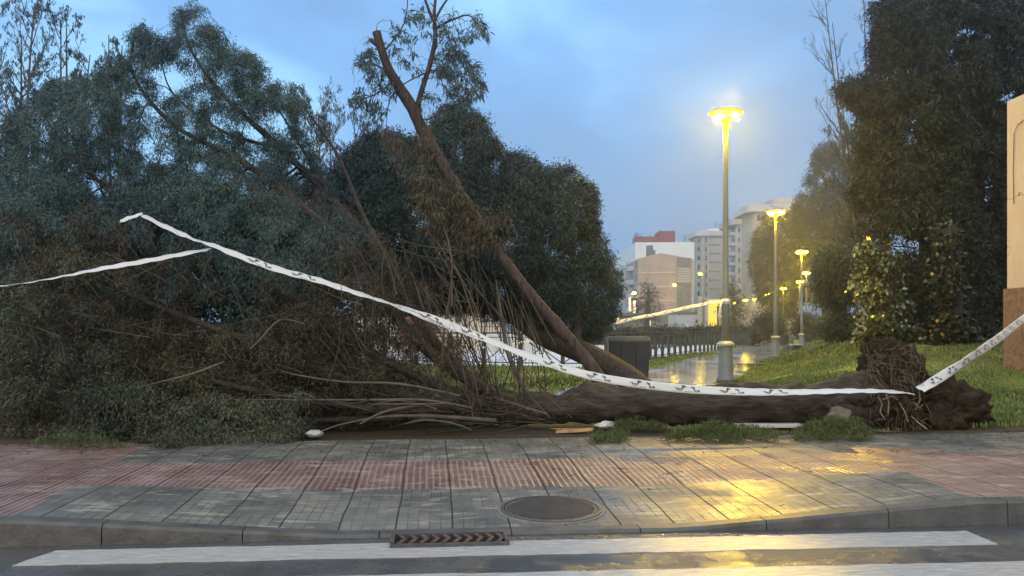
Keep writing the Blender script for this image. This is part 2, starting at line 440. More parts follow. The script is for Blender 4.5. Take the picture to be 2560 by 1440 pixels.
# ---- kerb stones (one long kerb, each stone a slightly uneven block)
M['kerb'] = m_plain('wet_kerb_concrete', (0.062, 0.064, 0.064), 0.45, 0.4, 5, bump=0.5)
kb = MB()
u = -38.0
while u < 42:
    L = 1.0
    for k in range(4):
        a, b = u + k * L / 4 + (0.004 if k == 0 else 0), u + (k + 1) * L / 4 - (0.004 if k == 3 else 0)
        za, zb = float(pave_z(a, 0.0)) + 0.012, float(pave_z(b, 0.0)) + 0.012
        vs = []
        for (uu, zz) in ((a, za), (b, zb)):
            vs += [(uu, 0.0, RZ - 0.1), (uu, 0.012, zz - 0.022), (uu, 0.034, zz), (uu, 0.172, zz), (uu, 0.172, RZ - 0.1)]
        kb.add(vs, [(0, 1, 6, 5), (1, 2, 7, 6), (2, 3, 8, 7), (3, 4, 9, 8)] + ([(0, 4, 3, 2, 1)] if k == 0 else []) + ([(5, 6, 7, 8, 9)] if k == 3 else []))
    u += L
kerb = kb.build('kerb', M['kerb']); street_obj(kerb); tag(kerb, kind='structure')

# ---- drain grate in the gutter
gu0, gv0 = UV(978, 1352, RZ); gu1, _ = UV(1268, 1349, RZ)
dg = empty('storm_drain', R0 + UD * ((gu0 + gu1) / 2) + VD * (-0.16) + Vector((0, 0, RZ)), TH)
tag(dg, 'rusty dark storm drain grate with chevron teeth set in the gutter at the kerb', 'drain')
wd = (gu1 - gu0) / 2
b = MB(); b.box(-wd, wd, -0.14, -0.115, -0.02, 0.03); b.box(-wd, wd, 0.135, 0.15, -0.02, 0.04); b.box(-wd, -wd + 0.03, -0.115, 0.135, -0.02, 0.045); b.box(wd - 0.03, wd, -0.115, 0.135, -0.02, 0.045)
b.build('frame', M['iron'], dg)
b = MB(); nT = 10
for i in range(nT):
    c = -wd + 0.07 + i * (2 * wd - 0.14) / (nT - 1)
    b.prism([(c - 0.02, -0.11), (c + 0.018, 0.01), (c - 0.02, 0.13), (c + 0.012, 0.13), (c + 0.052, 0.01), (c + 0.012, -0.11)], 0.008, 0.034)
b.build('grate', m_plain('rusty_iron', (0.07, 0.045, 0.035), 0.5, 0.5, 20, bump=0.5), dg)
b = MB(); b.box(-wd + 0.03, wd - 0.03, -0.115, 0.135, 0.002, 0.006); b.build('pit_shade', m_plain('shade_black', (0.006,) * 3, 0.9, 0.1), dg)  # flat black sheet paints the darkness below the grate

# ---- manhole cover
mu_, mv_ = UV(1378, 1272, -0.11)
mz = float(pave_z(mu_, mv_)) + 0.006
mh = empty('manhole_cover', R0 + UD * mu_ + VD * mv_ + Vector((0, 0, mz)), TH)
tag(mh, 'round dark cast iron manhole cover ringed with mortar in the grey pavers', 'manhole cover')
sl = float((pave_z(mu_, mv_ + 0.3) - pave_z(mu_, mv_ - 0.3)) / 0.6)
mh.rotation_euler = (math.atan(sl), 0, TH)
rad = (1505 - 1250) / 2 / F * mh.location.y
b = MB(); b.lathe([(rad * 1.07, -0.02), (rad * 1.06, 0.004), (rad * 1.0, 0.006), (rad * 0.99, -0.02)], 48); b.build('mortar_ring', m_plain('mortar', (0.14, 0.14, 0.13), 0.6, 0.3, 9, bump=0.6), mh)
b = MB()
b.lathe([(rad, -0.02), (rad, 0.012), (rad * 0.93, 0.014), (rad * 0.93, -0.02)], 48); b.build('frame', M['iron'], mh)
b = MB(); b.lathe([(rad * 0.91, -0.02), (rad * 0.91, 0.010), (rad * 0.85, 0.010)], 48)
a = -rad * 0.8
Mr = Matrix.Rotation(R(48), 4, 'Z')
while a < rad * 0.8:
    h = math.sqrt(max(0, (rad * 0.84) ** 2 - a * a))
    b.box(-h, h, a, a + 0.013, 0.0095, 0.017, Mr); a += 0.028
b.build('cover', M['iron'], mh)

# ================================================================== park ground
def path_l(Y): return np.interp(Y, [10, 29.5, 41.8, 52.8, 86, 130, 180], [-2.1, 4.66, 8.9, 13.5, 24, 33, 40])
def path_r(Y): return np.interp(Y, [10, 22.8, 25.7, 36.7, 43, 61, 86, 130, 180], [1.6, 5.5, 6.8, 10.4, 13.1, 19.5, 28.5, 38, 45])
def ground_z(X, Y):
    X = np.asarray(X, float); Y = np.asarray(Y, float)
    e_ = X - path_r(Y)
    z = 1.15 * ss(0.3, 5.5, e_) * ss(9.5, 26, Y)
    z = z * (1 - 0.5 * ss(60, 120, Y))
    z += 0.03 * np.sin(X * 0.9 + 1) * np.sin(Y * 0.7) * ss(11.5, 14, Y) * ss(0.2, 2, e_)
    z -= 0.03 * ss(-0.4, 0.2, e_) * (1 - ss(0.1, 0.5, e_)) * 0
    return z - 0.01
def m_ground():
    t = NT('grass_ground'); v = t.coord()
    n = t.noise(v, 1.1, 7, 0.7); n2 = t.noise(v, 14, 6, 0.7)
    c = t.ramp(t.math('ADD', t.math('MULTIPLY', n, 0.6), t.math('MULTIPLY', n2, 0.4)),
               [(0.33, (0.07, 0.11, 0.025)), (0.5, (0.12, 0.18, 0.04)), (0.68, (0.18, 0.24, 0.06))])
    sp = t.node('ShaderNodeSeparateXYZ'); t.link(v, sp.inputs[0])
    # bare earth strip between pavement and tree
    e_ = t.math('SUBTRACT', sp.outputs[1], t.math('MULTIPLY', sp.outputs[0], 0.0927))
    e_ = t.math('ADD', e_, t.math('MULTIPLY', n, 2.2))
    d = t.math('SUBTRACT', 1.0, t.math('MULTIPLY_ADD', e_, 0.55, -7.2, clamp=True))
    dirt = t.ramp(n2, [(0.3, (0.028, 0.020, 0.013)), (0.7, (0.075, 0.056, 0.036))])
    t.set(color=t.mix(d, c, dirt), rough=0.75, spec=0.3); t.bump(n2, 0.9, 0.04)
    return t.m
M['ground'] = m_ground()
def ygrid(): return np.concatenate([np.linspace(-40, 8, 13)[:-1], np.linspace(8, 30, 56)[:-1], np.linspace(30, 100, 71)[:-1], np.linspace(100, 900, 17)])
def xgrid(): return np.concatenate([np.linspace(-400, -30, 12)[:-1], np.linspace(-30, 60, 226)[:-1], np.linspace(60, 500, 14)])
BACKY = R0.y + BACK                               # pavement back edge at x=0
def gz_all(X, Y):
    z = ground_z(X, Y)
    vv = (X - R0.x) * VD.x + (Y - R0.y) * VD.y
    return np.where(vv < BACK - 0.05, -0.35, z)
# park ground starts at the back edge of the pavement: sheared rows that follow it
def park_grid():
    us_ = xgrid(); vs_ = np.concatenate([[BACK - 0.02, BACK, BACK + 0.1], np.linspace(BACK + 0.3, BACK + 20, 60), np.linspace(BACK + 21, BACK + 100, 80), np.linspace(BACK + 110, 1200, 20)])
    U, Vv = np.meshgrid(us_, vs_, indexing='ij')
    X = R0.x + U * UD.x + Vv * VD.x; Y = R0.y + U * UD.y + Vv * VD.y
    Z = ground_z(X, Y); Z[:, 0] = -0.3
    V = np.stack([X, Y, Z], -1).reshape(-1, 3); nu, nv = len(us_), len(vs_)
    i, j = np.meshgrid(np.arange(nu - 1), np.arange(nv - 1), indexing='ij'); a = (i * nv + j).ravel()
    return V, np.stack([a, a + nv, a + nv + 1, a + 1], -1)
V_, F_ = park_grid()
tag(mesh_np('ground', V_, F_, M['ground'], None, True), kind='structure')
# sub-base under the road so that the ground reaches the horizon on this side too
b = MB(); b.box(-300, 300, -300, 12, -0.6, -0.4); tag(b.build('terrain', M['ground']), kind='structure')

def m_path():
    t = NT('wet_path'); v = t.coord()
    n = t.noise(t.coord('Object', (0.5, 0.16, 1)), 1.6, 5, 0.6, 0.5); f = t.noise(v, 30, 4)
    t.set(color=t.ramp(n, [(0.35, (0.18, 0.19, 0.21)), (0.65, (0.32, 0.33, 0.35))]),
          rough=t.ramp(n, [(0.42, (0.05,) * 3), (0.66, (0.22,) * 3)]), spec=1.0)
    t.bump(t.math('ADD', t.math('MULTIPLY', f, 0.3), n), 0.35, 0.02)
    return t.m
M['path'] = m_path()
ys = np.concatenate([np.linspace(13.2, 60, 90), np.linspace(62, 180, 50)])
V = []
for y in ys:
    xl, xr = float(path_l(y)), float(path_r(y))
    xr += 0.18 * math.sin(y * 1.3) + 0.1 * math.sin(y * 3.1); xl += 0.15 * math.sin(y * 1.1 + 1)
    for k in range(5): V.append((xl + (xr - xl) * k / 4, y, 0.004 + 0.004 * math.sin(k * 0.78)))
V = np.array(V); i, j = np.meshgrid(np.arange(len(ys) - 1), np.arange(4), indexing='ij'); a = (i * 5 + j).ravel()
tag(mesh_np('path', V, np.stack([a, a + 1, a + 6, a + 5], -1), M['path'], None, True), kind='structure')

# wet strip beyond the railing; its pale colour paints the sky's reflection
FL = [(-24, 38.5), (-6.5, 35.5), (0.3, 31.7), (3.4, 31.0), (6.8, 40.7), (11.8, 52.8), (21.5, 77), (27, 92)]
M['wet_glare'] = m_plain('wet_sky_glare', (0.66, 0.65, 0.66), 0.35, 0.12, 0.6)
b = MB()
pr = [(x, y + 0.35) for x, y in FL] + [(23, 112), (8, 82), (-6, 68), (-30, 60)]
b.prism(pr, -0.1, 0.012); tag(b.build('wet_strip', M['wet_glare']), kind='structure')

# ================================================================== railing
def fence_run(pts, name, label):
    root = empty(name, (pts[0][0], pts[0][1], 0)); tag(root, label, 'railing')
    o = Vector(root.location); seg = 1.45; H_ = 1.25
    allp = []
    for (a, c) in zip(pts[:-1], pts[1:]):
        a = Vector((*a, 0)); c = Vector((*c, 0)); n = max(1, round((c - a).length / seg))
        for k in range(n): allp.append((a.lerp(c, k / n) - o, a.lerp(c, (k + 1) / n) - o))
    for k, (p, q) in enumerate(allp):
        d = (q - p).normalized(); L = (q - p).length
        Mx = Matrix.Translation(p) @ Matrix.Rotation(math.atan2(d.y, d.x), 4, 'Z')
        b = MB(); b.box(-0.065, 0.065, -0.065, 0.065, -0.05, H_, Mx); b.build('post', M['fence'], root)
        b = MB(); w0, w1 = 0.045, L - 0.045; c = L / 2
        b.box(w0, w1, -0.03, 0.03, H_ - 0.02, H_ + 0.035, Mx); b.box(w0, w1, -0.02, 0.02, 0.14, 0.18, Mx); b.box(w0, w1, -0.02, 0.02, H_ - 0.17, H_ - 0.14, Mx)
        for (x0, z0, x1, z1) in ((w0, .18, c - .07, .66), (w1, .18, c + .07, .66), (w0, H_ - .17, c - .07, .66), (w1, H_ - .17, c + .07, .66), (c - .07, .5, c - .07, .86), (c + .07, .5, c + .07, .86), (c - .07, .86, c + .07, .86), (c - .07, .5, c + .07, .5)):
            b.bar(Mx @ Vector((x0, 0, z0)), Mx @ Vector((x1, 0, z1)), 0.02, 5)
        b.build('panel', M['fence'], root)
    return root
fence_run(FL[3:7], 'railing', 'dark metal railing with crossed bars running along the wet path to the right')
fence_run(FL[:4], 'railing', 'dark metal railing seen through the fallen branches, square to the view')

# ================================================================== lamps
def make_lamp(near=True):
    root = empty('street_lamp')
    H_ = 7.25; n = 20 if near else 10
    b = MB()
    b.lathe([(0.235, 0), (0.235, 0.10), (0.205, 0.14), (0.165, 0.93), (0.165, 0.95)], n); pl = b.build('plinth', M['post'], root, True)
    b = MB(); b.lathe([(0.17, 0.94), (0.20, 0.955), (0.235, 0.975), (0.235, 1.02), (0.165, 1.075), (0.115, 1.09)], n); b.build('plinth_cap', M['canopy'] if not near else m_plain('cap_paint', (0.34, 0.35, 0.32), 0.4, 0.15), root, True)
    b = MB(); b.lathe([(0.105, 1.08), (0.10, 2.25), (0.078, 2.35), (0.074, 4.5), (0.062, 6.2), (0.06, 6.65)], n); b.build('post', M['post'], root, True)
    b = MB(); b.lathe([(0.062, 6.63), (0.07, 6.72), (0.10, 6.86), (0.17, 6.98), (0.16, 7.0), (0.05, 6.9)], n); b.build('bracket', M['canopy'], root, True)
    b = MB(); b.lathe([(0.14, 7.13), (0.44, 7.10), (0.46, 7.125), (0.43, 7.16), (0.20, 7.23), (0.02, 7.26)], n); b.build('canopy', M['canopy'], root, True)
    for s in (-1, 1):
        c = (s * 0.22, 0, 7.03) if s > 0 else (-0.16, 0, 6.99)
        k_ = (1.15 if s < 0 else 0.85) if near else 1.3
        b = MB(); b.lathe([(0.02 * k_, -0.06 * k_), (0.10 * k_, -0.045 * k_), (0.15 * k_, 0.0), (0.16 * k_, 0.03 * k_), (0.14 * k_, 0.055), (0.02, 0.07)], 14, c)
        b.build('lens', M['lens'] if near else M['lens_far'], root, True)
    for s in (-1, 1):
        b = MB(); b.bar((s * 0.05, 0.0, 6.86), (s * 0.38, 0.0, 7.12), 0.012, 5); b.build('arm', M['canopy'], root)
    return root
def copy_tree(o, par=None):
    c = o.copy(); COL.objects.link(c); c.parent = par
    for ch in [x for x in bpy.data.objects if x.parent == o]: copy_tree(ch, c)
    return c
g_l = 'lamp posts along the park path'
lamp1 = make_lamp(True)
d1 = 22.7; lamp1.location = ((1814 - HX) / F * d1, d1, 0)
tag(lamp1, 'tall lit lamp post nearest the viewer, behind the fallen trunk', 'street lamp', g_l)
lampf = make_lamp(False)
lamps = [(1939, 528, 'tall lit lamp post beside the bench, second nearest along the path'),
         (2004, 628, 'lit lamp post just behind the bench, third along the path'),
         (2016, 681, 'lit lamp post standing on the grass right of the bench'),
         (1999, 703, 'small lit lamp post half hidden behind the third one'),
         (1958, 720, 'small lit lamp post over the bushes left of the bench lamps'),
         (1919, 735, 'small lit lamp post before the pale wall, left of the bench lamp'),
         (1887, 747, 'tiny lit lamp post by the pale wall under the bare trees'),
         (1863, 750, 'tiny lit lamp post before the base of the grey tower'),
         (1834, 757, 'tiny lit lamp post just right of the nearest post, by the railing end')]
for i, (x, yt, lb) in enumerate(lamps):
    o = lampf if i == 0 else copy_tree(lampf)
    d = (7.12 - CAMZ) * F / (HY - yt)
    z = float(ground_z((x - HX) / F * d, d)) * 0.6 if i in (2,) else 0
    o.location = ((x - HX) / F * d, d, max(0, z) - 0.0); tag(o, lb, 'street lamp', g_l)
    o.rotation_euler.z = rnd.uniform(-0.3, 0.3)

# label band and hanging tape end on the near post belong to the tape and sticker
b = MB(); b.lathe([(0.108, 0), (0.108, 0.14)], 20, (0, 0, 2.06)); st = b.build('sticker', m_plain('silver_sticker', (0.6, 0.6, 0.58), 0.4, 0.1), lamp1, True)

# arm street lamps on the far street
def arm_lamp(x, yt, d, label, flip=1):
    r_ = empty('street_lamp', ((x - HX) / F * d + 0.8 * flip, d, 0)); zt = CAMZ + (HY - yt) / F * d
    b = MB(); b.tube([(0, 0, 0), (0, 0, zt - 1.6), (-0.1 * flip, 0, zt - 0.6), (-0.5 * flip, 0, zt + 0.1), (-0.8 * flip, 0, zt + 0.15)], [0.12, 0.10, 0.08, 0.07, 0.06], 6)
    b.build('post', M['post'], r_)
    b = MB(); b.lathe([(0.02, -0.22), (0.30, -0.12), (0.34, 0.02), (0.24, 0.2), (0.02, 0.26)], 12, (-0.8 * flip, 0, zt)); b.build('lens', M['lens_street'], r_, True)
    tag(r_, label, 'street lamp', 'arm lamps on the far street')
arm_lamp(1750, 685, 170, 'lit arm lamp before the grey tower, left of the nearest post')
arm_lamp(1687, 713, 172, 'lit arm lamp against the pink gable wall')
arm_lamp(1585, 733, 168, 'lit arm lamp at the left corner of the pink building')

# ================================================================== far buildings
M['pink'] = m_plain('pink_render', (0.38, 0.31, 0.305), 0.8, 0.18, 0.35)
M['white'] = m_plain('white_render', (0.50, 0.53, 0.58), 0.8, 0.08, 0.3)
M['metal_roof'] = m_plain('white_metal_roof', (0.75, 0.80, 0.86), 0.4, 0.05, 0.3)
M['grey'] = m_plain('grey_render', (0.42, 0.42, 0.41), 0.8, 0.1, 0.25)
M['grey2'] = m_plain('pale_grey_render', (0.54, 0.55, 0.56), 0.8, 0.1, 0.25)
M['red'] = m_plain('red_brick', (0.24, 0.075, 0.06), 0.8, 0.15, 1)
M['cream'] = m_plain('cream_render', (0.50, 0.46, 0.38), 0.8, 0.12, 0.4)
M['pane'] = m_plain('dark_window', (0.05, 0.06, 0.075), 0.2, 0.4, 0.4, spec=0.7)
M['band'] = m_plain('pale_string_course', (0.55, 0.52, 0.50), 0.7, 0.1, 1)
M['slate'] = m_plain('grey_cladding', (0.17, 0.18, 0.20), 0.6, 0.3, 1.5)
def bx(px, d): return (px - HX) / F * d
def bz(py, d): return CAMZ + (HY - py) / F * d
def part_box(name, mat, root, x0, x1, y0, y1, z0, z1):
    b = MB(); l = root.location; b.box(x0 - l.x, x1 - l.x, y0 - l.y, y1 - l.y, z0 - l.z, z1 - l.z); return b.build(name, mat, root)

# pink gable building
d = 180; pk = empty('apartment_building', (bx(1595, d), d, 0)); tag(pk, 'apartment building with pink blank gable wall and grey clad strip', 'building', 'far buildings')
x0, x1 = bx(1595, d), bx(1732, d); zt = bz(647, d); zp = bz(628, d)
b = MB(); cxm = (x0 + x1) / 2
pr = [(x0, 0), (x1, 0), (x1, zt), (cxm + 2.4, bz(640, d)), (cxm - 1, bz(633, d)), (x0 + 2, bz(640, d)), (x0, zt)]
Mx = Matrix(((1, 0, 0, 0), (0, 0, 1, d), (0, 1, 0, 0), (0, 0, 0, 1)))
b.add([(x - pk.location.x, 0, z) for x, z in pr] + [(x - pk.location.x, 20, z) for x, z in pr], [tuple(range(6, -1, -1)), tuple(range(7, 14))] + [(i, (i + 1) % 7, 7 + (i + 1) % 7, 7 + i) for i in range(7)])
b.build('wall', M['pink'], pk)
part_box('cladding', M['slate'], pk, bx(1692, d), bx(1727, d), d - 0.12, d, bz(800, d), bz(645, d))
for yy in (681, 717, 751): part_box('string_course', M['band'], pk, x0, bx(1692, d), d - 0.1, d, bz(yy + 1.2, d), bz(yy - 1.2, d))
for k in range(9):
    part_box('slat', M['grey2'], pk, bx(1693, d), bx(1726, d), d - 0.2, d - 0.12, bz(672 + k * 4.2, d), bz(670 + k * 4.2, d))
part_box('roof_edge', M['slate'], pk, x0 - 0.3, x1 + .2, d - 0.3, d + 20, zt + 0.0, zt + 0.35) if 0 else None
part_box('chimney', M['slate'], pk, bx(1621, d), bx(1635, d), d + 1, d + 3, zt, bz(612, d)); part_box('chimney', M['slate'], pk, bx(1635, d) , bx(1641, d), d + 1.2, d + 3, zt, bz(624, d))
# left side face windows and balconies
for fl in range(5):
    z = 2.6 + fl * 3.0
    for q in range(3):
        part_box('window', M['pane'], pk, x0 - 0.05, x0 + 0.02, d + 2 + q * 6, d + 4.2 + q * 6, z, z + 1.5)
    part_box('balcony', M['white'], pk, x0 - 1.1, x0, d + 6.5, d + 12, z - 0.5, z + 0.5)
for (a_, c_, e1, e2) in ((1640 - 57, 1589, 752, 795), (1572, 1577, 745, 778)):
    part_box('lit_window', M['lit'], pk, bx(a_, d - 2), bx(c_, d - 2), d - 2.2, d - 2, bz(e2, d), bz(e1, d))

# white building behind with metal roof
d = 215; wb = empty('apartment_building', (bx(1590, d), d, 0)); tag(wb, 'long white apartment block with balconies and pale blue metal roof, rearmost', 'building', 'far buildings')
x0, x1 = bx(1590, d), bx(1735, d)
part_box('wall', M['white'], wb, x0, x1, d, d + 58, 0, bz(650, d)); part_box('roof', M['metal_roof'], wb, x0 - 0.2, x1, d - 0.3, d + 58, bz(650, d), bz(606, d))
for fl in range(6):
    z = 3.2 + fl * 3.0
    for q in range(5):
        part_box('balcony', M['white'], wb, x0 - 1.3, x0, d + 3 + q * 11, d + 9 + q * 11, z - 0.6, z + 0.4)
        part_box('window', M['pane'], wb, x0 - 0.06, x0 + 0.02, d + 4 + q * 11, d + 8 + q * 11, z + 0.42, z + 2.0)
# red brick penthouse is part of the block
zr = bz(606, d)
part_box('penthouse', M['red'], wb, bx(1594, d), bx(1653, d), d + 3, d + 9, zr, bz(588, d)); part_box('penthouse', M['red'], wb, bx(1651, d), bx(1693, d), d + 2.5, d + 9, zr, bz(575, d))
for xx, yy in ((1592, 582), (1597, 577), (1631, 585), (1656, 570), (1689, 570)):
    part_box('chimney', M['slate'], wb, bx(xx - 1.5, d), bx(xx + 1.5, d), d + 3.5, d + 4, zr, bz(yy, d))

# grey rounded tower
def rounded(root, mat, x0, x1, y0, y1, z0, z1, r, name='wall'):
    pts = []
    for (cx, cy, a0) in ((x0 + r, y0 + r, 180), (x1 - r, y0 + r, 270), (x1 - r, y1 - r, 0), (x0 + r, y1 - r, 90)):
        for k in range(6): a = R(a0 + k * 18); pts.append((cx + r * math.cos(a) - root.location.x, cy + r * math.sin(a) - root.location.y))
    b = MB(); b.prism(pts, z0, z1); return b.build(name, mat, root, False)
d = 290; gt = empty('apartment_tower', (bx(1740, d), d, 0)); tag(gt, 'grey ten storey tower with rounded corners and wide cornice behind the nearest lamp post', 'building', 'far buildings')
x0, x1 = bx(1738, d), bx(1842, d)
rounded(gt, M['grey'], x0 + 1, x1 - 1, d, d + 14, 0, bz(590, d), 2.4)
rounded(gt, M['grey2'], x0, x1, d - 1, d + 15, bz(590, d), bz(577, d), 3.0, 'cornice')
part_box('roof', M['metal_roof'], gt, bx(1775, d), x1 - 1, d + 2, d + 10, bz(577, d), bz(570, d))
for k in range(9):
    z = bz(590, d) - 3.0 * (k + 1)
    part_box('string_course', M['slate'], gt, bx(1768, d), bx(1800, d), d - 0.15, d - 0.0, z, z + 0.25)
    part_box('window', M['pane'], gt, bx(1744, d), bx(1749, d), d - 0.15, d + 0.2, z + 0.9, z + 2.3)
    part_box('window', M['pane'], gt, bx(1764, d), bx(1767, d), d - 0.12, d + 0.2, z + 0.9, z + 2.3)
    part_box('balcony', M['white'], gt, bx(1820, d), bx(1836, d), d - 1.4, d, z, z + 1.0)
    part_box('window', M['pane'], gt, bx(1822, d), bx(1833, d), d - 0.12, d + 0.1, z + 1.2, z + 2.6)
part_box('pilaster', M['grey2'], gt, bx(1755, d), bx(1758, d), d - 0.4, d + 0.2, 0, bz(592, d)); part_box('pilaster', M['grey2'], gt, bx(1768, d), bx(1771, d), d - 0.4, d + 0.2, 0, bz(592, d))

d = 255; g2 = empty('apartment_tower', (bx(1840, d), d, 0)); tag(g2, 'pale grey tower with balconies immediately right of the nearest lamp post', 'building', 'far buildings')
x0, x1 = bx(1841, d), bx(1905, d)
rounded(g2, M['grey2'], x0, x1, d, d + 14, 0, bz(562, d), 1.2); rounded(g2, M['grey'], bx(1824, d), x1 + 1, d - 1, d + 15, bz(562, d), bz(547, d), 2.0, 'cornice')
for k in range(9):
    z = bz(562, d) - 3.0 * (k + 1)
    part_box('window', M['pane'], g2, bx(1846, d), bx(1850, d), d - 0.1, d + 0.1, z + 0.8, z + 2.2)
    part_box('balcony', M['white'], g2, bx(1826, d), bx(1841, d), d + 1, d + 6, z, z + 1.0)
    part_box('window', M['pane'], g2, x0 - 0.1, x0 + 0.05, d + 1.5, d + 5.5, z + 1.1, z + 2.6)
d = 225; g3 = empty('apartment_tower', (bx(1900, d), d, 0)); tag(g3, 'tallest grey tower, mostly hidden behind the bare trees by the second lamp', 'building', 'far buildings')
rounded(g3, M['grey'], bx(1885, d), bx(2010, d), d, d + 14, 0, bz(530, d), 2.4); rounded(g3, M['grey2'], bx(1866, d), bx(2015, d), d - 1, d + 15, bz(530, d), bz(512, d), 2.5, 'cornice'); rounded(g3, M['grey'], bx(1935, d), bx(2030, d), d + 1, d + 13, bz(512, d), bz(494, d), 2.5, 'upper_storey')
for k in range(9):
    z = bz(530, d) - 3.0 * (k + 1)
    for q in range(5): part_box('window', M['pane'], g3, bx(1893 + q * 22, d), bx(1901 + q * 22, d), d - 0.1, d + 0.1, z + 0.8, z + 2.2)

for root, d_, spots in ((wb, 220, ((1600, 606, 585), (1625, 606, 592), (1712, 606, 590))), (gt, 295, ((1790, 572, 556), (1812, 572, 560))), (g2, 260, ((1868, 548, 532),))):
    for (xx, y0_, y1_) in spots:
        b = MB(); l = root.location; a_ = Vector((bx(xx, d_), d_, bz(y0_ + 6, d_))) - l; c_ = Vector((bx(xx, d_), d_, bz(y1_, d_))) - l
        b.bar(a_, c_, .07, 5)
        for q in (0.0, .5, 1.0): b.bar(c_ + Vector((-.7 + .2 * q, 0, -q)), c_ + Vector((.7 - .2 * q, 0, -q)), .05, 4)
        b.build('aerial', M['dark'], root)
# low white building, kiosk, pale wall
d = 160; lw = empty('low_building', (bx(1690, d), d, 0)); tag(lw, 'low white building with small dark windows at the foot of the pink wall', 'building')
part_box('wall', M['white'], lw, bx(1690, d), bx(1766, d), d, d + 8, 0, bz(784, d)); part_box('roof', M['slate'], lw, bx(1688, d), bx(1768, d), d - 0.3, d + 8, bz(784, d), bz(779, d))
for xx in (1739, 1748): part_box('window', M['pane'], lw, bx(xx, d), bx(xx + 6, d), d - 0.06, d + 0.05, bz(808, d), bz(799, d))
for k in range(14): part_box('picket', M['metal_roof'], lw, bx(1692 + k * 4.4, d), bx(1694 + k * 4.4, d), d - 1.5, d - 1.4, 0, bz(812, d))
d = 150; ks = empty('kiosk', (bx(1788, d), d, 0)); tag(ks, 'brightly lit yellow kiosk front behind the foot of the nearest lamp post', 'kiosk')
part_box('wall', M['cream'], ks, bx(1764, d), bx(1832, d), d, d + 5, 0, bz(746, d)); part_box('lit_panel', M['kiosk_lit'], ks, bx(1771, d), bx(1808, d), d - 0.08, d, bz(815, d), bz(750, d))
part_box('lit_panel', M['kiosk_lit'], ks, bx(1753, d), bx(1763, d), d - 0.08, d + 1, bz(765, d), bz(737, d)) if 0 else None
part_box('awning', M['pink'], ks, bx(1768, d), bx(1850, d), d - 1.4, d - 0.1, bz(822, d), bz(818, d))
part_box('door', M['pane'], ks, bx(1792, d), bx(1797, d), d - 0.16, d - 0.08, bz(815, d), bz(765, d)); part_box('column', M['cream'], ks, bx(1750, d), bx(1758, d), d + 1, d + 2, 0, bz(740, d))
d = 120; pw = empty('pale_garden_wall', (bx(1850, d), d, 0)); tag(pw, 'long pale garden wall under the bare trees beyond the railing end', 'wall')
part_box('wall', M['cream'], pw, bx(1846, d + 20), bx(1985, d + 20), d + 20, d + 20.4, 0, bz(775, d + 20)); part_box('coping', M['band'], pw, bx(1846, d + 20), bx(1985, d + 20), d + 19.9, d + 20.5, bz(775, d + 20), bz(773, d + 20))
d = 175; ws = empty('shop_row', (bx(1550, d), d, 0)); tag(ws, 'dark low shop row with lit windows left of the pink building', 'building')
part_box('wall', M['slate'], ws, bx(1545, d), bx(1692, d), d, d + 3, 0, bz(788, d)); part_box('awning', M['bin_rim'], ws, bx(1548, d), bx(1605, d), d - 1.5, d, bz(790, d), bz(783, d))
part_box('lit_window', M['lit'], ws, bx(1618, d), bx(1626, d), d - 0.08, d, bz(832, d), bz(800, d)); part_box('lit_window', M['lit'], ws, bx(1540, d), bx(1549, d), d - 0.08, d, bz(805, d), bz(795, d))

# houses seen through the fallen crown
d = 62; h1 = empty('house', (bx(1045, d), d, 0)); tag(h1, 'cream house with dusty pink gable seen through the fallen branches', 'house')
part_box('wall', M['cream'], h1, bx(880, d), bx(1260, d), d, d + 8, 0, bz(765, d)); part_box('gable', m_plain('dusty_pink', (0.40, 0.17, 0.16), 0.8, 0.15, 1), h1, bx(1005, d), bx(1085, d), d - 0.8, d, bz(838, d), bz(778, d))
part_box('window', M['pane'], h1, bx(1062, d), bx(1074, d), d - 0.9, d - 0.78, bz(812, d), bz(790, d)); part_box('roof', M['slate'], h1, bx(875, d), bx(1265, d), d - 1, d + 8, bz(765, d), bz(756, d))
for xx in (920, 1140, 1200): part_box('window', M['pane'], h1, bx(xx, d), bx(xx + 14, d), d - 0.06, d + 0.04, bz(805, d), bz(780, d))
rail = empty('picket_railing', (bx(1265, 52), 52, 0)); tag(rail, 'low pale picket railing behind the dark railing, under the dark evergreen', 'railing')
part_box('rail', M['dark'], rail, bx(1200, 52), bx(1420, 52), 52, 52.05, bz(818, 52), bz(816, 52)); part_box('wall', M['white'], rail, bx(1200, 52), bx(1420, 52), 52.02, 52.2, 0, bz(832, 52))
for k in range(32): part_box('picket', M['dark'], rail, bx(1203 + k * 6.7, 52), bx(1205 + k * 6.7, 52), 52.0, 52.04, bz(832, 52), bz(800, 52))

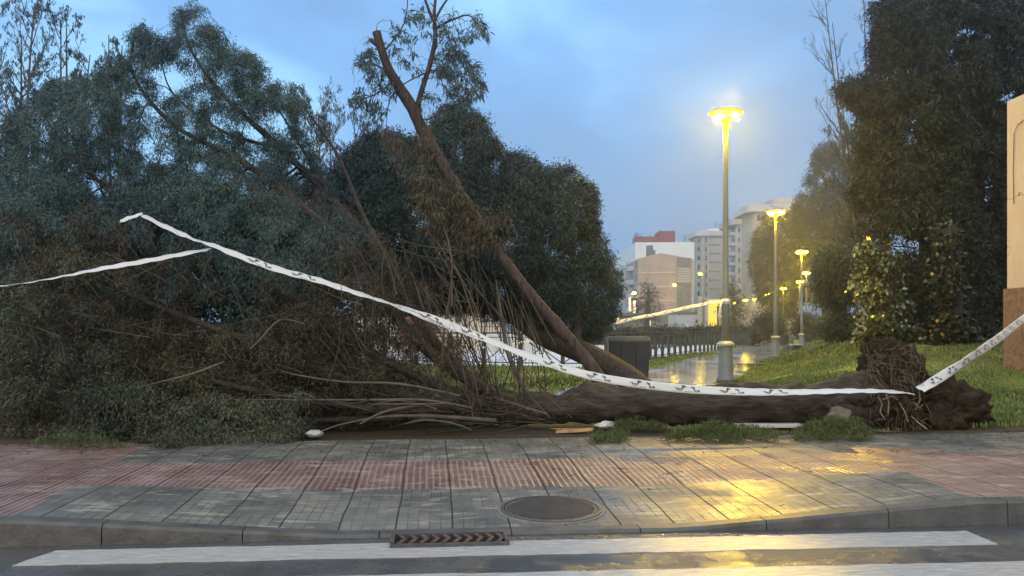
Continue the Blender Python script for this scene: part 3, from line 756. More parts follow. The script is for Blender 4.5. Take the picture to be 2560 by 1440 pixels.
# ================================================================== tan building corner on the right
def m_rough():
    t = NT('rough_brown_render'); v = t.coord(); n = t.noise(v, 7, 8, 0.7, 0.6); n2 = t.noise(v, 45, 5)
    t.set(color=t.ramp(n, [(0.35, (0.17, 0.10, 0.07)), (0.65, (0.32, 0.21, 0.15))]), rough=0.85, spec=0.2); t.bump(t.math('ADD', n, t.math('MULTIPLY', n2, 0.4)), 1.0, 0.05); return t.m
def m_tan():
    t = NT('tan_render'); v = t.coord(); n = t.noise(v, 0.8, 6, 0.6); st = t.noise(t.coord('Object', (3, 3, 0.25)), 2.5, 6, 0.65)
    c = t.ramp(n, [(0.3, (0.56, 0.45, 0.33)), (0.7, (0.66, 0.54, 0.40))]); c = t.mix(t.ramp(st, [(0.55, (0.0,) * 3), (0.8, (0.5,) * 3)]), c, (0.30, 0.23, 0.15))
    vo = t.node('ShaderNodeTexVoronoi'); vo.feature = 'DISTANCE_TO_EDGE'; vo.inputs['Scale'].default_value = 0.4
    wv = t.noise(v, 3, 4); mpn = t.node('ShaderNodeVectorMath'); mpn.operation = 'ADD'; t.link(v, mpn.inputs[0]); t.link(wv, mpn.inputs[1]); t.link(mpn.outputs[0], vo.inputs['Vector'])
    crack = t.math('LESS_THAN', vo.outputs['Distance'], 0.003)
    t.set(color=t.mix(crack, c, (0.12, 0.08, 0.05)), rough=0.8, spec=0.2); t.bump(t.noise(v, 60, 4), 0.3, 0.01); return t.m
d = 18.0; tb = empty('building_corner', (bx(2512, d), d, 0.2)); tag(tb, 'tan rendered building corner with rough brown base at the right edge', 'building')
xL = bx(2514, d); zt = bz(240, d); zd = bz(722, d)
b = MB(); l = tb.location; y0, y1 = 0, 9
y0, y1 = -6.5, 0.0
pf = [(0, zd - l.z), (0, zt - 0.12 - l.z), (0.30, zt + 0.02 - l.z), (7, zt + 0.9 - l.z), (7, zd - l.z)]
b.add([(x + 0.05, y0 + .06, z) for x, z in pf] + [(x + 0.05, y1, z) for x, z in pf], [tuple(range(4, -1, -1)), tuple(range(5, 10))] + [(i, (i + 1) % 5, 5 + (i + 1) % 5, 5 + i) for i in range(5)])
b.build('wall', m_tan(), tb)
b = MB(); b.box(0.0, 7, y0, y1 + 0.06, -0.9, zd - l.z); b.build('base_course', m_rough(), tb)
b = MB(); b.tube([(0.03, -0.62, zt - 0.65 - l.z), (0.03, -0.40, zt - 0.70 - l.z), (0.03, -0.28, zt - 0.85 - l.z), (0.03, -0.25, zt - 1.6 - l.z), (0.03, -0.27, zt - 2.3 - l.z)], [0.008] * 5, 5); b.build('cable', M['dark'], tb)
b = MB(); b.box(0.02, 7, -0.05, 9, zt - 0.95 - l.z + 0.9, zt - 0.9 - l.z + 0.93) if 0 else None

# ================================================================== dark container, bench, litter bins
d = 19.6; cb = empty('waste_container', (bx(1570, d), d, 0), R(-4)); tag(cb, 'dark square waste container with pale rim behind the fallen trunk', 'waste container')
zt = bz(847, d)
def taper(b, wt, wb, dt, db, z0, z1):
    b.add([(-wb, -db, z0), (wb, -db, z0), (wb, db, z0), (-wb, db, z0), (-wt, -dt, z1), (wt, -dt, z1), (wt, dt, z1), (-wt, dt, z1)], [(3, 2, 1, 0), (4, 5, 6, 7), (0, 1, 5, 4), (1, 2, 6, 5), (2, 3, 7, 6), (3, 0, 4, 7)])
b = MB(); taper(b, 0.455, 0.42, 0.42, 0.38, 0.06, zt - 0.06); b.build('body', M['bin'], cb, bevel=0.02)
b = MB(); taper(b, 0.475, 0.47, 0.44, 0.435, zt - 0.06, zt); b.build('rim', M['bin_rim'], cb, bevel=0.01)
b = MB(); taper(b, 0.44, 0.465, 0.38, 0.43, zt, zt + 0.05); b.build('lid', M['bin'], cb, bevel=0.01)
for s in (-0.16, 0.18):
    b = MB(); b.box(s - 0.012, s + 0.012, -0.45, -0.40, 0.2, zt - 0.12); b.build('rib', M['dark'], cb)
for s in (-0.3, 0.3):
    b = MB(); b.box(s - 0.06, s + 0.06, -0.35, 0.35, 0.0, 0.06); b.build('foot', M['dark'], cb)
d = 52; bn = empty('park_bench', (bx(1980, d), d, 0), R(52)); tag(bn, 'stone slab bench with dark ends between the second and third lamp posts', 'bench')
for s in (-0.75, 0.75):
    b = MB(); b.box(s - 0.1, s + 0.1, -0.3, 0.3, 0, 0.42); b.box(s - 0.1, s + 0.1, 0.18, 0.3, 0.42, 0.95) if s > 0 else None; b.build('leg', M['bin_rim'], bn, bevel=0.02)
b = MB(); b.box(-0.9, 0.9, -0.32, 0.22, 0.42, 0.5); b.build('seat', M['stone'], bn, bevel=0.01)
b = MB(); b.box(-0.65, 0.65, 0.22, 0.28, 0.55, 0.95); b.build('backrest', M['bin_rim'], bn, bevel=0.01)
def litter(x, d, label):
    r_ = empty('litter_bin', (bx(x, d), d, 0)); tag(r_, label, 'litter bin', 'park litter bins')
    b = MB(); b.lathe([(0.2, 0.48), (0.25, 1.05), (0.23, 1.05), (0.19, 0.52)], 14); b.build('basket', M['dark'], r_)
    b = MB(); b.bar((0.27, 0, 0), (0.27, 0, 1.15), 0.03, 8); b.build('post', M['dark'], r_)
litter(1959, 50, 'dark round litter bin hanging just left of the stone bench')
litter(2022, 62, 'grey green litter bin on the grass behind the bench')

# manhole slab beside the path
b = MB(); b.box(-0.5, 0.5, -0.35, 0.35, 0.0, 0.05); o = b.build('path_slab', M['dark']); o.location = G(1882, 912, 0.03); o.rotation_euler.z = 0.3
tag(o, 'flat dark inspection slab lying at the grass edge of the wet path', 'slab')

# ================================================================== vegetation engine
def in_poly(pts, poly):
    x, y = pts[:, 0], pts[:, 1]; ins = np.zeros(len(x), bool); n = len(poly)
    for i in range(n):
        x1, y1 = poly[i]; x2, y2 = poly[(i + 1) % n]
        c = ((y1 > y) != (y2 > y)) & (x < (x2 - x1) * (y - y1) / (y2 - y1 + 1e-9) + x1); ins ^= c
    return ins
def edge_dist(pts, poly):
    best = np.full(len(pts), 1e9); n = len(poly)
    for i in range(n):
        a = np.array(poly[i], float); b_ = np.array(poly[(i + 1) % n], float); ab = b_ - a
        t = np.clip(((pts - a) @ ab) / (ab @ ab + 1e-9), 0, 1); dd = np.linalg.norm(pts - (a + t[:, None] * ab), axis=1); best = np.minimum(best, dd)
    return best
def hash_noise(x, y, s, seed):
    # cheap smooth value noise in pixel space
    rg = np.random.RandomState(seed); g = rg.rand(64, 64)
    fx, fy = x / s, y / s; ix, iy = np.floor(fx).astype(int), np.floor(fy).astype(int); tx, ty = fx - ix, fy - iy
    tx = tx * tx * (3 - 2 * tx); ty = ty * ty * (3 - 2 * ty)
    def G_(a, c): return g[a % 64, c % 64]
    return (G_(ix, iy) * (1 - tx) + G_(ix + 1, iy) * tx) * (1 - ty) + (G_(ix, iy + 1) * (1 - tx) + G_(ix + 1, iy + 1) * tx) * ty
def sample_poly(rg, poly, n, depth, thick, holes=(), gap=0.0, gap_scale=60, seed=1, edge_norm=None):
    poly_a = np.array(poly, float); lo, hi = poly_a.min(0), poly_a.max(0); out = []
    tot = 0
    while tot < n:
        p = rg.rand(n * 2, 2) * (hi - lo) + lo; p = p[in_poly(p, poly)]
        for (hx, hy, hr, hr2) in holes: p = p[((p[:, 0] - hx) / hr) ** 2 + ((p[:, 1] - hy) / hr2) ** 2 > 1]
        if gap > 0:
            nv = hash_noise(p[:, 0], p[:, 1], gap_scale, seed) * 0.65 + hash_noise(p[:, 0], p[:, 1], gap_scale * 0.4, seed + 1) * 0.35
            p = p[nv > gap * rg.uniform(0.8, 1.1, len(p))]
        out.append(p); tot += len(p)
    p = np.concatenate(out)[:n]
    en = edge_norm or 0.35 * min(hi - lo)
    e_ = np.clip(edge_dist(p, poly) / en, 0.08, 1); hump = np.sqrt(1 - (1 - e_) ** 2)
    d = depth + thick * hump * rg.uniform(-1, 1, n)
    mx_ = np.where(p[:, 1] > HY + 1, (CAMZ - 0.04) * F / np.maximum(p[:, 1] - HY, 1), 1e9)
    d = np.minimum(d, mx_ * rg.uniform(0.97, 1.0, n))
    return PXv(p[:, 0], p[:, 1], d)
def tubes_np(paths, radii, sides, rg):
    m, k, _ = paths.shape
    t = np.gradient(paths, axis=1); t /= np.linalg.norm(t, axis=2, keepdims=True) + 1e-9
    ref = np.array([0.31, 0.17, 0.93]) + rg.uniform(-.2, .2, (m, 1, 3))
    n1 = np.cross(t, np.broadcast_to(ref, t.shape)); n1 /= np.linalg.norm(n1, axis=2, keepdims=True) + 1e-6; n2 = np.cross(t, n1)
    a = np.arange(sides) * 2 * np.pi / sides
    V = paths[:, :, None, :] + radii[:, :, None, None] * (n1[:, :, None, :] * np.cos(a)[None, None, :, None] + n2[:, :, None, :] * np.sin(a)[None, None, :, None])
    V = V.reshape(-1, 3)
    I = np.arange(m)[:, None, None] * k * sides + np.arange(k - 1)[None, :, None] * sides; s_ = np.arange(sides)[None, None, :]
    s2 = (s_ + 1) % sides
    Fc = np.stack([I + s_, I + s2, I + s2 + sides, I + s_ + sides], -1).reshape(-1, 4)
    return V, Fc
def leaves_np(rg, pos, dirs, L, Wd, curl=0.0):
    n = len(pos); dirs = dirs / (np.linalg.norm(dirs, axis=1, keepdims=True) + 1e-9)
    s = np.cross(dirs, rg.normal(size=(n, 3))); s /= np.linalg.norm(s, axis=1, keepdims=True) + 1e-9
    L = (L * rg.uniform(0.6, 1.3, n))[:, None]; Wd = (Wd * rg.uniform(0.7, 1.3, n))[:, None] * 0.5
    up = np.array([0, 0, -1.0]) * curl * L
    V = np.stack([pos, pos + dirs * L * 0.45 + s * Wd, pos + dirs * L + up, pos + dirs * L * 0.45 - s * Wd], 1).reshape(-1, 3)
    Fc = np.arange(n * 4).reshape(-1, 4)
    return V, Fc

class Veg:
    """skeleton of hand placed limbs; branches reach from it to targets spread through the crown's volume"""
    def __init__(s, seed): s.rg = np.random.RandomState(seed); s.S = []; s.T = []; s.Rr = []; s.tv = {}; s.root = None
    def put(s, key, V, Fc):
        s.tv.setdefault(key, []).append((V, Fc))
    def limb(s, pts, rad, sides=10, jit=0.06, key='trunk', sub=5):
        """pts list of (px,py,d); rad in metres"""
        c = [P(*p) for p in pts]; return s.limb3(c, rad, sides, jit, key, sub)
    def limb3(s, c, rad, sides=10, jit=0.06, key='trunk', sub=5, skel=True):
        Q, RR = [], []; n = len(c)
        for i in range(n - 1):
            p0, p1, p2, p3 = c[max(i - 1, 0)], c[i], c[i + 1], c[min(i + 2, n - 1)]
            for k in range(sub):
                t = k / sub
                Q.append(0.5 * ((2 * p1) + (p2 - p0) * t + (2 * p0 - 5 * p1 + 4 * p2 - p3) * t * t + (3 * p1 - p0 - 3 * p2 + p3) * t ** 3)); RR.append(rad[i] * (1 - t) + rad[i + 1] * t)
        Q.append(c[-1]); RR.append(rad[-1])
        Q = np.array([tuple(q) for q in Q]); RR = np.array(RR)
        V, Fc = tubes_np(Q[None], RR[None], sides, s.rg)
        nn = np.array([mnoise.noise(Vector(v) * 2.2) + 0.5 * mnoise.noise(Vector(v) * 7) for v in V]); cc = np.repeat(Q, sides, axis=0)
        V = cc + (V - cc) * (1 + jit * 2.2 * nn)[:, None]
        m = len(Q)
        s.put(key, V, Fc)
        e0 = np.array([[0, k, (k + 1) % sides, (k + 1) % sides] for k in range(1, sides - 1)]); 
        # end caps as fans
        capV = np.concatenate([Q[:1], Q[-1:]]); base = len(V)
        caps = []
        for k in range(sides):
            caps.append([0, 2 + (k + 1) % sides, 2 + k, 2 + k])
        s.tv[key].append((np.concatenate([Q[:1], Q[-1:], V[:sides]]), np.array([[0, 2 + (k + 1) % sides, 2 + k] for k in range(sides)])))
        s.tv[key].append((np.concatenate([Q[:1], Q[-1:], V[-sides:]]), np.array([[1, 2 + k, 2 + (k + 1) % sides] for k in range(sides)])))
        if skel:
            T = np.gradient(Q, axis=0); T /= np.linalg.norm(T, axis=1, keepdims=True) + 1e-9
            s.S.append(Q); s.T.append(T); s.Rr.append(RR)
        return Q
    def level(s, targets, k=6, sides=4, rk=0.012, rmin=0.003, bow=0.35, sag=0.0, key='branch', maxlen=None, wig=0.05, skel=True):
        S = np.concatenate(s.S); T = np.concatenate(s.T); RR = np.concatenate(s.Rr); out = []
        idx = np.empty(len(targets), int); dist = np.empty(len(targets))
        for a in range(0, len(targets), 400):
            t_ = targets[a:a + 400]; D = t_[:, None, :] - S[None]; dd = np.linalg.norm(D, axis=2)
            along = (D * T[None]).sum(2) / (dd + 1e-6)             # prefer to leave forwards
            cost = dd * (1.45 - 0.45 * along) - RR[None] * 1.5
            idx[a:a + 400] = cost.argmin(1); dist[a:a + 400] = dd[np.arange(len(t_)), cost.argmin(1)]
        if maxlen is not None:
            ok = dist < maxlen; targets, idx, dist = targets[ok], idx[ok], dist[ok]
        p0 = S[idx]; tg = T[idx]; r0 = np.minimum(RR[idx] * 0.7, rmin + dist * rk); m = len(targets)
        c1 = p0 + tg * (dist * bow)[:, None] + s.rg.normal(size=(m, 3)) * (dist * 0.08)[:, None]
        c1[:, 2] += dist * 0.12
        u_ = np.linspace(0, 1, k)[None, :, None]
        Pth = (1 - u_) ** 2 * p0[:, None] + 2 * u_ * (1 - u_) * c1[:, None] + u_ ** 2 * targets[:, None]
        Pth = Pth + s.rg.normal(size=Pth.shape) * (dist * wig * 0.5)[:, None, None] * (u_ * (1 - u_) * 4)
        Pth[:, :, 2] -= sag * (u_[..., 0] ** 2) * dist[:, None]
        Pth[:, :, 2] = np.maximum(Pth[:, :, 2], 0.02)
        rad = r0[:, None] * (1 - 0.8 * np.linspace(0, 1, k))[None]; rad = np.maximum(rad, rmin * 0.6)
        V, Fc = tubes_np(Pth, rad, sides, s.rg); s.put(key, V, Fc)
        if skel:
            Tn = np.gradient(Pth, axis=1); Tn /= np.linalg.norm(Tn, axis=2, keepdims=True) + 1e-9
            s.S.append(Pth[:, 1:].reshape(-1, 3)); s.T.append(Tn[:, 1:].reshape(-1, 3)); s.Rr.append(rad[:, 1:].reshape(-1))
        return Pth
    def foliage(s, Pth, per, L, Wd, spread, grav=0.3, rand=0.7, fwd=0.7, start=0.35, key='foliage', tintf=None, zmin=0.01):
        m, k, _ = Pth.shape; n = m * per; rg = s.rg
        i = np.repeat(np.arange(m), per); t = rg.uniform(start, 1.0, n) * (k - 1); j = np.minimum(t.astype(int), k - 2); f = (t - j)[:, None]
        pos = Pth[i, j] * (1 - f) + Pth[i, j + 1] * f; tan = Pth[i, j + 1] - Pth[i, j]; tan /= np.linalg.norm(tan, axis=1, keepdims=True) + 1e-9
        pos = pos + rg.normal(size=(n, 3)) * spread
        dirs = tan * fwd + rg.normal(size=(n, 3)) * rand * 0.6 + np.array([0, 0, -grav])
        V, Fc = leaves_np(rg, pos, dirs, L, Wd, 0.1)
        V[:, 2] = np.maximum(V[:, 2], zmin)
        clump = rg.rand(m)[i]; low = np.array([0.5 + 0.5 * math.sin(p[0] * 1.9 + 1.3 * math.sin(p[2] * 2.1) + p[1] * 0.7) for p in Pth[:, -1]])[i]
        tint = np.clip(0.42 * clump + 0.33 * low + 0.25 * rg.rand(n), 0, 1)
        if tintf is not None: tint = tintf(pos, tint)
        s.tv.setdefault(key, []).append((V, Fc)); s.tv.setdefault(key + '#t', []).append(np.repeat(tint, 4))
    def wisps(s, poly, n, depth, thick, L, Wd, per, key='fol', grow=1.07, maxlen=2.0, spread=.02, sub='branch', sag=.05):
        pa = np.array(poly, float); c = pa.mean(0); big = [tuple(c + (q - c) * grow) for q in pa]
        T_ = sample_poly(s.rg, big, n * 6, depth, thick); px_ = np.stack([T_[:, 0] / T_[:, 1] * F + HX, HY - (T_[:, 2] - CAMZ) / T_[:, 1] * F], -1)
        T_ = T_[(~in_poly(px_, poly)) & (px_[:, 1] < 800)][:n]
        if len(T_):
            Pt = s.level(T_, 6, 3, .006, .003 * depth / 14, .4, sag, sub, maxlen, wig=.1, skel=False); s.foliage(Pt, per, L, Wd, spread, .3, .5, .9, .35, key)
    def build(s, key, name, mat, par, smooth=True):
        chunks = s.tv.get(key, [])
        if not chunks: return None
        q = [(V, Fc) for V, Fc in chunks]; off = 0; Vs, Q4, T3 = [], [], []
        for V, Fc in q:
            Vs.append(V); (Q4 if Fc.shape[1] == 4 else T3).append(Fc + off); off += len(V)
        V = np.concatenate(Vs) - np.array(par.location)
        tint = np.concatenate(s.tv[key + '#t']) if key + '#t' in s.tv else None
        if not T3: return mesh_np(name, V, np.concatenate(Q4), mat, par, smooth, tint)
        me = bpy.data.meshes.new(name); Q = np.concatenate(Q4); T_ = np.concatenate(T3)
        me.vertices.add(len(V)); me.vertices.foreach_set('co', V.astype(np.float32).ravel())
        me.loops.add(Q.size + T_.size); me.loops.foreach_set('vertex_index', np.concatenate([Q.ravel(), T_.ravel()]).astype(np.int32))
        me.polygons.add(len(Q) + len(T_)); me.polygons.foreach_set('loop_start', np.concatenate([np.arange(0, Q.size, 4), Q.size + np.arange(0, T_.size, 3)]).astype(np.int32))
        me.polygons.foreach_set('use_smooth', np.concatenate([np.full(len(Q), smooth), np.zeros(len(T_), bool)]))
        me.update(calc_edges=True); me.materials.append(mat); o = bpy.data.objects.new(name, me); COL.objects.link(o); return parent(o, par)

# ------------------------------------------------------------------ the fallen tree
ft = empty('fallen_tree', P(2250, 1070, 12.0)); ft.location.z = 0
tag(ft, 'uprooted tree lying along the pavement, root plate right, browned crown left', 'fallen tree')
v = Veg(11)
v.limb([(2235, 985, 12.1), (2150, 1000, 12.05), (2050, 1010, 12.0), (1850, 1010, 12.0), (1650, 1010, 12.1), (1500, 1008, 12.2), (1380, 1020, 12.3), (1200, 1030, 12.5), (1000, 1035, 12.6), (800, 1045, 12.6)],
       [0.46, 0.37, 0.29, 0.275, 0.27, 0.29, 0.22, 0.18, 0.13, 0.07], 44, 0.16, 'trunk', 22)
stems = [
 ([(1440, 1010, 12.3), (1250, 1000, 12.4), (1080, 850, 12.9), (960, 650, 13.6), (830, 500, 14.2), (700, 370, 14.8), (560, 240, 15.2), (480, 130, 15.4), (455, 50, 15.5)], [.20, .17, .13, .11, .095, .085, .06, .04, .015]),
 ([(1250, 1000, 12.4), (1050, 860, 12.3), (880, 640, 12.6), (760, 520, 13.0), (600, 400, 13.6), (430, 310, 14.2), (330, 180, 14.6), (340, 90, 14.8)], [.13, .12, .10, .09, .07, .055, .035, .012]),
 ([(1200, 1010, 12.3), (960, 900, 12.0), (760, 760, 12.0), (560, 640, 12.4), (360, 540, 13.0), (180, 400, 13.8), (60, 330, 14.2)], [.12, .10, .085, .07, .055, .04, .012]),
 ([(1150, 1020, 12.1), (900, 960, 11.8), (640, 860, 11.6), (380, 760, 11.9), (120, 640, 12.6), (-60, 560, 13)], [.12, .10, .08, .06, .04, .015]),
 ([(1100, 1030, 12.0), (820, 1010, 11.6), (560, 960, 11.4), (300, 900, 11.5), (40, 860, 12.0), (-100, 840, 12.4)], [.10, .085, .07, .05, .03, .01]),
 ([(1000, 1045, 11.9), (760, 1050, 11.6), (520, 1040, 11.3), (300, 1030, 11.3), (80, 1000, 11.6)], [.08, .06, .045, .03, .01]),
 ([(960, 650, 13.6), (900, 520, 14.2), (840, 380, 14.8), (760, 270, 15.2)], [.08, .06, .04, .012]),
 ([(830, 500, 14.2), (760, 380, 14.6), (690, 260, 15.0), (640, 160, 15.2)], [.05, .035, .02, .006]),
 ([(700, 370, 14.8), (560, 330, 15.0), (430, 230, 15.3), (400, 120, 15.4)], [.05, .04, .025, .01]),
]
for i_, (p_, r_) in enumerate(stems): v.limb(p_, [q * .66 for q in r_], 8, 0.05, 'stem%d' % i_, 5)
rg = v.rg
# crown targets: upper green part
polyU = [(0, 330), (20, 290), (90, 235), (130, 200), (230, 190), (270, 150), (318, 130), (322, 75), (360, 60), (400, 90), (425, 110), (432, 30), (470, 12), (515, 30), (540, 60), (590, 110), (650, 150), (680, 200), (740, 215), (765, 250), (745, 300), (780, 340), (800, 420), (830, 500), (900, 570), (900, 640), (500, 640), (0, 620), (-120, 560), (-120, 360)]
polyL = [(-120, 430), (60, 420), (250, 470), (450, 430), (640, 470), (800, 520), (900, 560), (1000, 640), (1080, 740), (1120, 820), (1200, 900), (1260, 965), (1230, 1050), (1000, 1062), (780, 1070), (740, 1098), (420, 1112), (200, 1088), (-120, 1080)]
holesU = [(255, 468, 34, 26), (20, 500, 30, 22), (430, 200, 35, 45), (500, 195, 16, 14), (640, 330, 30, 26), (545, 300, 30, 18), (700, 300, 24, 30), (560, 205, 14, 14), (480, 330, 18, 10), (740, 420, 24, 24), (330, 235, 20, 14)]
holesL = [(540, 800, 95, 55), (260, 470, 30, 24)]
t1 = np.concatenate([sample_poly(rg, polyU, 60, 14.6, 1.6, holesU), sample_poly(rg, polyL, 90, 13.1, 1.5, holesL)])
v.level(t1, 8, 5, 0.014, 0.008, 0.4, 0.0, 'limbs', 3.2)
t2 = np.concatenate([sample_poly(rg, polyU, 520, 14.6, 1.7, holesU, 0.22, 70, 3), sample_poly(rg, polyL, 800, 13.0, 1.6, holesL)])
v.level(t2, 7, 4, 0.010, 0.005, 0.4, 0.05, 'branch', 1.8)
tU = sample_poly(rg, polyU, 3500, 14.6, 1.8, holesU, 0.33, 46, 3); tL = sample_poly(rg, polyL, 4600, 12.9, 1.7, holesL, 0.36, 46, 9)
tL = np.concatenate([tL, sample_poly(rg, [(-100, 820), (300, 800), (700, 830), (860, 880), (900, 1000), (840, 1050), (-100, 1070)], 900, 12.2, 1.2)])
tL = tL[rg.rand(len(tL)) < np.clip(1.25 - (tL[:, 0] / tL[:, 1] * F + HX - 820) / 420, 0.12, 1)]
PU = v.level(tU, 5, 3, 0.008, 0.0035, 0.35, 0.12, 'branch', 0.9, skel=False)
PL = v.level(tL, 5, 3, 0.008, 0.0035, 0.35, 0.12, 'branch', 0.9, skel=False)
# the crown is browned low down and still green on top, with the two mixed between
def split(Pt, lo, hi):
    z = Pt[:, -1, 2] + rg.normal(0, .35, len(Pt)) + 0.5 * np.sin(Pt[:, -1, 0] * 1.3)
    return Pt[z >= 2.35], Pt[z < 2.35]
g1, b1 = split(PU, 0, 0); g2_, b2_ = split(PL, 0, 0)
v.wisps(polyU, 520, 14.6, 1.4, .07, .013, 34, 'fol_green', 1.045, 1.6)
for q_, k_ in ((g1, 'fol_green'), (g2_, 'fol_green')): v.foliage(q_, 84, 0.062, 0.011, 0.055, 0.65, 0.9, 0.7, 0.3, k_)
for q_, k_ in ((b1, 'fol_brown'), (b2_, 'fol_brown')): v.foliage(q_, 60, 0.070, 0.011, 0.055, 0.35, 1.1, 0.6, 0.35, k_)
# pale straight dead sticks poking out of the front of the crown
for k in range(150):
    x = rg.uniform(20, 1200); y = rg.uniform(620, 1040); dd = min(rg.uniform(10.9, 11.6), 1.3 * F / max(y - HY, 1)); L = rg.uniform(50, 190); a_ = rg.normal(-2.5, .75)
    x2, y2 = x + L * math.cos(a_), min(1085, y + L * math.sin(a_)); rr = rg.uniform(.002, .006)
    v.limb([(x, y, dd), ((x + x2) / 2 + rg.normal(0, 4), (y + y2) / 2 + rg.normal(0, 4), dd - .05), (x2, y2, dd - .1)], [rr, rr * .8, rr * .35], 4, .05, 'pale', 3)
# soft grey green tufts hanging over the pavement edge
polyG = [(150, 1060), (200, 1010), (330, 960), (420, 990), (520, 1010), (640, 1030), (730, 1010), (765, 1060), (735, 1105), (560, 1100), (420, 1118), (300, 1090), (180, 1100)]
tG = np.concatenate([sample_poly(rg, polyG, 420, 11.0, .5, (), .3, 60, 17), sample_poly(rg, [(-20, 700), (110, 690), (120, 820), (60, 860), (-20, 900)], 90, 11.3, .4), sample_poly(rg, [(0, 880), (250, 860), (300, 960), (180, 1020), (0, 1040)], 130, 11.2, .4, (), .4, 40, 19)])
PG = v.level(tG, 5, 3, .007, .003, .35, .15, 'branch', 1.5, skel=False); v.foliage(PG, 60, .065, .012, .05, .3, 1.0, .8, .3, 'fol_grey')
# bare wispy twigs sweeping out of the crown on its right flank
polyB = [(560, 430), (800, 470), (950, 560), (1100, 700), (1230, 860), (1320, 960), (1400, 990), (1380, 1062), (760, 1075), (780, 900), (800, 700)]
tb_ = sample_poly(rg, polyB, 520, 12.1, 1.0); v.level(tb_, 8, 3, 0.006, 0.003, 0.5, 0.0, 'branch', 2.2, wig=0.12)
tb_ = sample_poly(rg, polyB, 2600, 12.0, 1.1); v.level(tb_, 6, 3, 0.006, 0.0025, 0.4, 0.1, 'branch', 1.3, wig=0.14, skel=False)
for k in range(170):
    x = rg.uniform(820, 1330); y = rg.uniform(560, 860) + max(0, (x - 1050)) * .45; dd = rg.uniform(11.5, 12.9); L = rg.uniform(120, 330); a_ = rg.normal(1.35, .28); rr = rg.uniform(.004, .013)
    x2, y2 = x + L * math.cos(a_), min(1045, y + L * math.sin(a_))
    v.limb([(x, y, dd), ((x + x2) / 2 + rg.normal(6, 10), (y + y2) / 2, dd), (x2, y2, dd)], [rr * .3, rr * .8, rr], 4, .05, 'limbs' if k % 2 else 'branch', 4)
# long pale broken branches on the ground side
for (p_, r_) in (([(1240, 1052, 11.5), (1150, 1045, 11.4), (1060, 1040, 11.4), (960, 1042, 11.3), (850, 1062, 11.2), (780, 1088, 10.9)], [.036, .032, .028, .02, .014, .005]),
                 ([(1180, 1020, 11.5), (1060, 1000, 11.4), (930, 1000, 11.3), (760, 1000, 11.2), (560, 1000, 11.0), (540, 1003, 11)], [.020, .018, .016, .012, .008, .004]),
                 ([(1150, 990, 11.6), (1000, 960, 11.4), (860, 955, 11.3), (730, 935, 11.2), (690, 920, 11.2)], [.020, .018, .015, .01, .004]),
                 ([(900, 1060, 11.2), (960, 1030, 11.3), (1040, 1015, 11.4), (1100, 1012, 11.5)], [.012, .02, .024, .02]),
                 ([(560, 905, 11.2), (480, 935, 11.0), (390, 958, 10.9), (320, 975, 10.9)], [.016, .016, .012, .005]),
                 ([(760, 810, 11.4), (700, 800, 11.2), (650, 850, 11.0), (625, 872, 10.9)], [.014, .014, .012, .006]),
                 ([(480, 680, 11.6), (500, 700, 11.4), (520, 655, 11.3), (540, 640, 11.2)], [.005, .012, .010, .004]),
                 ([(1100, 990, 12.0), (1110, 830, 12.2), (1130, 690, 12.4), (1120, 600, 12.5), (1090, 520, 12.7)], [.020, .018, .014, .010, .004]),
                 ([(1220, 985, 12.0), (1200, 860, 12.2), (1160, 720, 12.4), (1110, 600, 12.6)], [.018, .014, .010, .004]),
                 ([(1330, 1000, 12.3), (1290, 930, 12.6), (1265, 860, 13.0), (1240, 700, 13.2)], [.045, .04, .035, .012]),
                 ([(1010, 1060, 11.4), (1060, 1050, 11.3), (1130, 1058, 11.3), (1180, 1075, 11.0)], [.01, .016, .014, .006])):
    v.limb(p_, r_, 6, 0.05, 'pale', 4)
for k in range(48):
    x = rnd.uniform(760, 1400); y = rnd.uniform(1000, 1068); dd = min(rnd.uniform(11.0, 12.2), 1.36 * F / (y - HY)); L = rnd.uniform(60, 200); s_ = rnd.uniform(-0.35, 0.2)
    v.limb([(x, y, dd), (x - L * .5, min(1080, y + L * .5 * s_ + rnd.uniform(-12, 12)), dd - .05), (x - L, min(1086, y + L * s_), dd - .15)], [.011, .009, .003], 4, 0.05, 'limbs' if k % 4 else 'pale', 3)
# leaning secondary stem low behind the log
v.build('trunk', 'trunk', M['bark_log'], ft); v.build('limbs', 'boughs', M['bark'], ft); [v.build('stem%d' % i_, 'limb', M['bark'], ft) for i_ in range(len(stems))]; v.build('branch', 'twigs', M['twig'], ft)
v.build('pale', 'broken_branches', m_plain('pale_dead_wood', (0.080, 0.067, 0.052), 0.7, 0.5, 4), ft)
v.build('fol_green', 'crown', M['leaf_green'], ft, False); v.build('fol_brown', 'crown', M['leaf_brown'], ft, False)
g_ = v.build('fol_grey', 'crown', M['leaf_grey'], ft, False); g_['label'] = 'grey green tufts hanging low over the pavement'
for c_ in ft.children:
    if c_.name.startswith('crown') and c_ != g_:
        c_['label'] = 'green upper foliage with veil blue in its colour' if c_.active_material == M['leaf_green'] else 'browned tangled lower foliage'

